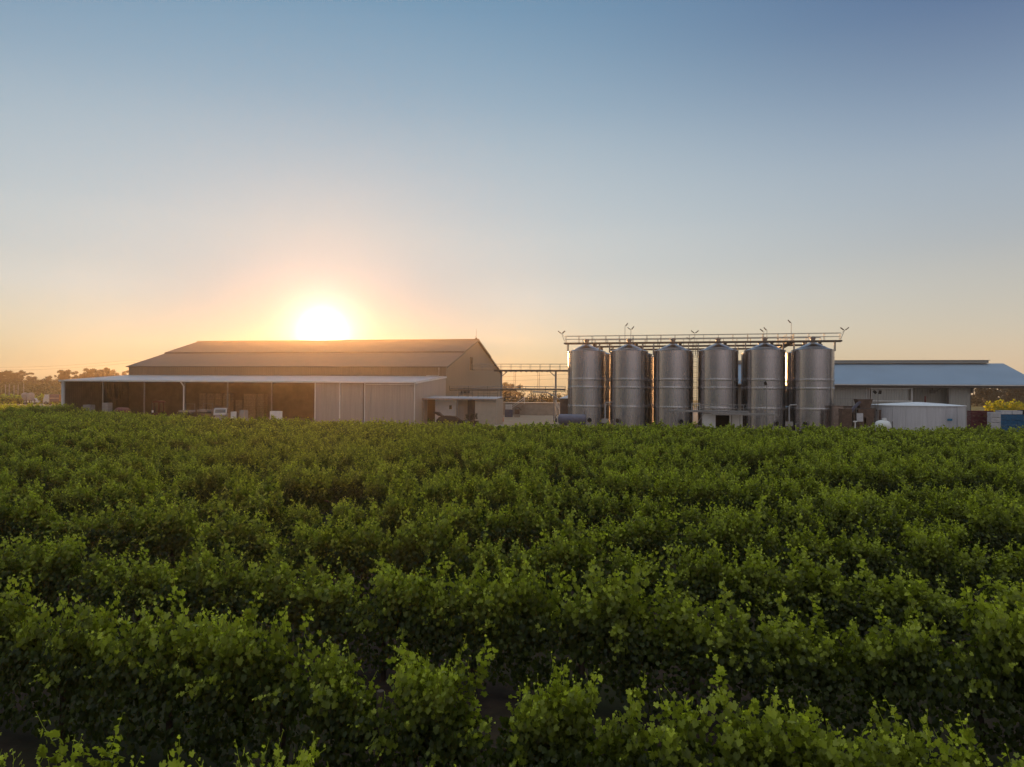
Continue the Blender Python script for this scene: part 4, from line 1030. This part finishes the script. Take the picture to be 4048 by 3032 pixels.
stack('harvest_bin', M['redbin'], 3832, 1620, 84.5, 2, 5, .62, 1.22, 1.15, 'maroon slatted bin right of water tank, {col} column, {lay}', 'maroon bins right of the water tank', rz=-.2)
stack('pale_bin', M['palebin'], 3911, 1624, 82.5, 1, 5, .60, 1.0, 1.0, 'white bin in the white column beside blue bins, {lay}', 'white bins by the blue bins', rz=-.2)
stack('blue_bin', M['blueroof'] if False else M['bluebin'], 3946, 1630, 84, 3, 4, .68, 1.2, 1.15, 'blue slatted bin at right photo edge, {col} column from left, {lay}', 'blue bins at the right edge', rz=-.2)
for i, (x, l) in enumerate(((0, 'pale flat crate on the left blue bin column'), (1, 'pale flat crate on the middle blue bin column'))):
    o = MB().box((0, 0, .20), (1.15, 1.05, .32)).box((0, 0, .03), (1.1, 1.0, .06)).box((0, 0, .40), (1.2, 1.1, .05)).build('crate', M['palebin'])
    a = P(3946, 1630, 84); o.location = (a.x + (x + .5) * 1.26, 84, 4 * .685); tag(o, l, 'crate', 'pale crates on the blue bins')
o = MB().box((0, 0, .27), (1.15, 1.05, .50)).box((0, 0, .03), (1.1, 1.0, .06)).build('crate', M['dark']); a = P(3946, 1630, 84); o.location = (a.x + 2.5 * 1.26, 84, 4 * .685)
tag(o, 'dark crate on the right blue bin column at the photo edge', 'crate', 'pale crates on the blue bins')

# ------------------------------------------------------------------ goods in and before the lean-to
def lean_goods():
    # storage bins stacked against the back of the lean-to, between its third and fifth posts
    proto = None; n = 0
    for c, x in enumerate((-40.6, -39.3, -38.0, -36.1, -34.0, -32.7, -31.4, -30.0)):
        for k in range(4):
            if c == 4 and k == 3: continue
            p = S(x, 9.0 + (c % 3) * .3, k * 1.05)
            if proto is None: proto = o = make_bin('storage_bin', M['woodbin'], 1.18, 1.03, 1.15, 'bin')
            else: o = proto.copy(); C.objects.link(o)
            o.location = p; o.rotation_euler = (0, 0, A12)
            lay = ('lowest', 'second from the ground', 'third from the ground', 'topmost')[k]
            tag(o, f"pale timber bin inside the lean-to, {ORD[c + 1]} column from left, {lay}", None, 'storage bins inside the lean-to')
lean_goods()
def cartons():
    t = thing('carton_stack', 'white wrapped stack of cartons at the second lean-to post', 'carton stack', P(426, 1650, 112) * Vector((1, 1, 0)), A12)
    b = MB()
    for k in range(6): b.box((0, 0, .30 + k * .43), (1.0 - .02 * (k % 2), .95, .41))
    b.build('cartons', M['dullwhite'], t); MB().box((0, 0, .04), (1.05, 1.0, .08)).build('pallet', M['woodbin'], t)
cartons()
def crate_at(px, top, d, w, m, label, grp):
    z = P(px, top, d).z; b = MB(); b.box((0, 0, z / 2 + .05), (w, 1.0, z - .1)); b.box((0, -.51, z * .5), (w * .95, .03, .06)); b.box((0, -.51, z * .8), (w * .95, .03, .06)); b.box((0, 0, .03), (w * .98, .98, .06))
    tag(b.build('crate', m, loc=P(px, top, d) * Vector((1, 1, 0)), rz=A12), label, 'crate', grp)
crate_at(353, 1600, 113, 1.3, M['dimcrate'], 'dim pale crate inside the left bay of the lean-to', 'crates around the lean-to')
crate_at(1093, 1625, 101, 1.35, M['white'], 'square white crate in front of the lean-to, left of its closed panels', 'crates around the lean-to')
crate_at(925, 1627, 103, .28, M['white'], 'narrow white drum-sized crate right of the parked utility', 'crates around the lean-to')
crate_at(965, 1621, 104, .8, M['dullwhite'], 'small pale crate on the yard right of the narrow white one', 'crates around the lean-to')
def wheel(parent, x, y, r, w):
    t = MB().lathe([(r * .55, -w / 2), (r * .95, -w / 2), (r, -w * .3), (r, w * .3), (r * .95, w / 2), (r * .55, w / 2)], (x, y, r), n=20, axis='Y').build('wheel', M['tyre'], parent)
    MB().lathe([(0, -w * .35), (r * .56, -w * .35), (r * .56, w * .35), (0, w * .35)], (x, y, r), n=16, axis='Y').build('rim', M['steel'], t)
def machine_trailer():
    t = thing('spray_trailer', 'low faded red farm trailer with a rounded load inside the lean-to', 'trailer', P(487, 1650, 111) * Vector((1, 1, 0)), A12)
    MB().box((0, 0, .72), (3.0, 1.5, .18)).build('chassis', M['redpaint'], t)
    MB().lathe([(0, -1.2), (.45, -1.15), (.62, -.8), (.62, .8), (.45, 1.15), (0, 1.2)], (0, 0, 1.35), n=20, axis='X').build('drum', M['redpaint'], t)
    wheel(t, -.8, -.75, .42, .25); wheel(t, .8, -.75, .42, .25)
machine_trailer()
def forklift():
    t = thing('forklift', 'dark red forklift with a rounded cab roof inside the lean-to', 'forklift', P(629, 1650, 112) * Vector((1, 1, 0)), A12)
    b = MB(); b.box((0, 0, .75), (1.5, 1.1, .75)); b.box((.55, 0, 1.2), (.5, 1.0, .35)); b.build('body', M['redpaint'], t)
    c = MB()
    for x in (-.5, .5):
        for y in (-.5, .5): c.bar((x, y, 1.1), (x * .85, y, 2.75), .09)
    c.prism([(-.75, 2.75), (.75, 2.75), (.6, 2.95), (0, 3.05), (-.6, 2.95)], 'Y', -.6, .6); c.build('cab_roof', M['redpaint'], t)
    m = MB(); m.box((-.95, -.3, 1.5), (.1, .1, 2.8)); m.box((-.95, .3, 1.5), (.1, .1, 2.8)); m.box((-1.0, 0, 1.2), (.08, .8, .5)); m.box((-1.45, -.25, .25), (.9, .12, .05)); m.box((-1.45, .25, .25), (.9, .12, .05)); m.build('mast', M['steeldark'], t)
    MB().box((-.6, -.62, 1.4), (.3, .05, .35)).build('number_plate', M['white'], t)
    wheel(t, -.55, -.55, .38, .25); wheel(t, .6, -.55, .32, .22)
forklift()
def car_body(t, prof, w, m, glass_prof, L):
    MB().prism(prof, 'Y', -w / 2, w / 2).build('body', m, t)
    MB().prism(glass_prof, 'Y', -w / 2 - .012, w / 2 + .012).build('window', M['glass'], t)
def ute():
    t = thing('utility_vehicle', 'white parked utility seen from behind at the fifth lean-to post', 'utility', P(874, 1650, 104) * Vector((1, 1, 0)), math.radians(108))
    car_body(t, [(-2.4, .45), (-2.4, 1.35), (-1.2, 1.38), (-.4, 2.15), (1.1, 2.2), (1.35, 1.4), (2.5, 1.35), (2.5, .45)], 1.75, M['dullwhite'], [(-1.0, 1.45), (-.38, 2.05), (.95, 2.08), (1.15, 1.45)], 5)
    MB().box((1.24, 0, 1.78), (.05, 1.35, .5), ry=-.3).build('rear_window', M['glass'], t)
    MB().box((-.78, 0, 1.78), (.06, 1.4, .62), ry=.82).build('windscreen', M['glass'], t)
    for y in (-.8, .8): MB().box((-2.42, y * .85, 1.1), (.05, .25, .18)).build('tail_light', M['redpaint'], t); MB().box((2.52, y * .85, 1.1), (.05, .25, .2)).build('tail_light', M['redpaint'], t)
    for x in (-1.55, 1.6):
        for y in (-.85, .85): wheel(t, x, y, .36, .22)
ute()
def flat_trailer(px, top, d, L, label):
    z = P(px, top, d).z
    t = thing('flat_trailer', label, 'trailer', P(px, top, d) * Vector((1, 1, 0)), A12, 'flat trailers in front of the lean-to')
    MB().box((0, 0, z - .15), (L, 1.6, .28)).build('tray', M['dimcrate'], t)
    MB().box((0, 0, z - .45), (L * .9, .9, .25)).build('chassis', M['steeldark'], t)
    r = MB(); r.bar((-L * .45, .7, z), (-L * .45, .7, z + .9), .06); r.bar((L * .45, .7, z), (L * .45, .7, z + .9), .06); r.bar((-L * .45, .7, z + .9), (L * .45, .7, z + .9), .06); r.build('headboard', M['steel'], t)
    for x in (-L * .25, L * .25): wheel(t, x, -.75, .42, .25)
flat_trailer(812, 1619, 106, 1.6, 'short pale flat trailer with a rail left of the white utility')
flat_trailer(741, 1621, 107, 1.7, 'pale flat trailer at the foot of the white downpipe')
def dark_car():
    t = thing('dark_car', 'dark car with its tailgate raised in front of the annex', 'car', (P(1786, 1650, 99).x, 99, 0), math.radians(176))
    car_body(t, [(-2.0, .4), (-2.05, .85), (-1.2, .98), (-.5, 1.48), (.9, 1.55), (1.6, 1.35), (1.95, .95), (1.95, .4)], 1.75, M['carbody'], [(-1.0, 1.0), (-.45, 1.40), (.85, 1.46), (1.4, 1.28), (1.6, 1.0)], 4)
    g = MB(); g.prism([(1.15, 1.50), (1.25, 1.40), (1.75, 1.55), (2.45, 1.98), (2.40, 2.07), (1.75, 2.02)], 'Y', -.72, .72); g.build('tailgate', M['carbody'], t)
    for x in (-1.25, 1.25):
        for y in (-.82, .82): wheel(t, x, y, .33, .22)
    for y in (-.6, .6): MB().box((-2.04, y, .75), (.05, .3, .14)).build('headlight', M['trim'], t)
dark_car()
for i, (px, h, l) in enumerate(((1847, .0, 'bushy dark potted shrub, left of three before the annex recess'), (1866, .05, 'bushy dark potted shrub, middle of three before the annex recess'), (1884, .1, 'tall thin dark potted shrub, right of three before the annex recess'))):
    t = thing('potted_shrub', l, 'pot plant', (P(px, 1650, 101).x, 101, 0), i, 'potted shrubs by the annex')
    MB().lathe([(0, 0), (.24, 0), (.33, .7), (.36, .72), (.36, .78), (.28, .78), (.26, .7), (0, .7)], n=20).build('pot', M['terracotta'], t)
    o = bpy.data.objects.new('foliage', leaf_blob_mesh('foliage', [(0, 0, 1.15 + h, .34 - h, .34 - h, .34), (.08, 0, 1.5 + h, .32 - h, .32 - h, .34)], 900, .10, M['shrubleaf'], 60 + i)); C.objects.link(o); o.parent = t

def dock_goods():
    t = thing('liquid_tote', 'white caged liquid tote on a dark stand beside the annex', 'tote', (P(2012, 1650, 138).x, 138, 0))
    MB().box((0, 0, 1.95), (1.25, 1.0, 1.0)).build('bladder', M['white'], t)
    c = MB()
    for k in range(5): c.bar((-.66 + k * .33, -.54, 1.4), (-.66 + k * .33, -.54, 2.5), .03)
    for z in (1.5, 1.95, 2.45): c.bar((-.68, -.54, z), (.68, -.54, z), .03)
    c.build('cage', M['steel'], t); MB().box((0, 0, .72), (1.5, 1.1, 1.40)).build('stand', M['navy'], t)
    t = thing('yard_pump', 'dark hose pump beside the white liquid tote', 'pump', (P(2045, 1650, 138).x, 138, 0))
    MB().box((0, 0, 1.0), (.9, .8, .9)).build('engine', M['rust'], t); MB().tube([(-.3, 0, 1.45), (-.2, 0, 2.0), (.3, 0, 1.9), (.8, 0, 1.3)], .09, 8).build('hose', M['steeldark'], t); MB().box((0, 0, .28), (1.2, .9, .5)).build('base', M['concrete'], t)
    o = tag(MB().lathe([(0, 0), (.22, 0), (.17, .1), (.06, .75), (0, .76)], n=16).build('traffic_cone', mat('orange_plastic', (.55, .12, .03), .5), loc=(P(1989, 1650, 118).x, 118, 0)), 'small orange marker cone at the right corner of the annex', 'cone')
dock_goods()

# ------------------------------------------------------------------ the far left yard
def truck():
    t = thing('old_truck', 'old cream-cab truck with purple body parked left of the lean-to', 'truck', (P(222, 1650, 205).x, 205, 0), math.radians(4))
    MB().prism([(-2.95, .65), (-2.95, 1.5), (-2.45, 2.95), (-1.3, 3.0), (-1.3, .65)], 'Y', -1.05, 1.05).build('cab', M['truckcab'], t)
    MB().prism([(-2.75, 1.75), (-2.38, 2.75), (-1.55, 2.78), (-1.55, 1.75)], 'Y', -1.07, 1.07).build('window', M['palebin'], t)
    MB().box((.1, 0, 2.05), (2.6, 2.1, 1.9)).build('cargo_body', M['truckbody'], t)
    MB().box((.1, -1.07, 1.9), (2.5, .05, .35)).build('stripe', M['tan'], t)
    MB().box((2.4, 0, 1.95), (1.9, 2.15, 1.9)).build('cargo_board', M['orangebox'], t)
    MB().box((.4, 0, .85), (5.6, 1.0, .25)).build('chassis', M['steeldark'], t)
    for x in (-2.1, 1.4, 2.6): wheel(t, x, -.95, .48, .28); wheel(t, x, .95, .48, .28)
truck()
def far_car():
    t = thing('white_car', 'distant pale car parked left of the old truck', 'car', (P(130, 1650, 215).x, 215, 0), math.radians(8))
    car_body(t, [(-2.1, .4), (-2.1, .95), (-1.2, 1.05), (-.6, 1.7), (.9, 1.7), (1.6, 1.05), (2.1, 1.0), (2.1, .4)], 1.75, M['whitecar'], [(-1.0, 1.08), (-.55, 1.62), (.85, 1.62), (1.35, 1.08)], 4)
    for x in (-1.3, 1.3): wheel(t, x, -.82, .33, .22); wheel(t, x, .82, .33, .22)
far_car()
for i, (px, l) in enumerate(((100, 'grey plastic tank in the left distance, the left one of two'), (122, 'grey plastic tank in the left distance, the right one of two'))):
    t = thing('plastic_tank', l, 'tank', (P(px, 1650, 208).x, 208, 0), 0, 'grey plastic tanks in the left distance')
    MB().lathe([(.95, 1.2), (.95, 2.9), (.8, 3.15), (.3, 3.35), (.3, 3.45), (0, 3.46)], n=24).build('vessel', M['dimcrate'], t)
    s = MB()
    for x in (-.7, .7):
        for y in (-.7, .7): s.box((x, y, .6), (.14, .14, 1.2))
    s.box((0, 0, 1.15), (1.9, 1.9, .12)); s.build('stand', M['steeldark'], t)
proto = None
for i, px in enumerate((22, 37, 56, 72, 94, 178)):
    m = MB(); m.tube([(0, 0, 0), (0, 0, 6.0)], .12, 8)
    o = m.build('post', M['steel']) if proto is None else proto.copy()
    if proto is None: proto = o
    else: C.objects.link(o)
    o.location = (P(px, 1650, 215).x, 215, 0); o.scale = (1, 1, (.95, .98, .92, .95, 1.0, .5)[i])
    tag(o, f"thin grey post beyond the left vines, {ORD[i + 1]} from the left edge of the photo", 'post', 'thin posts in the left distance')
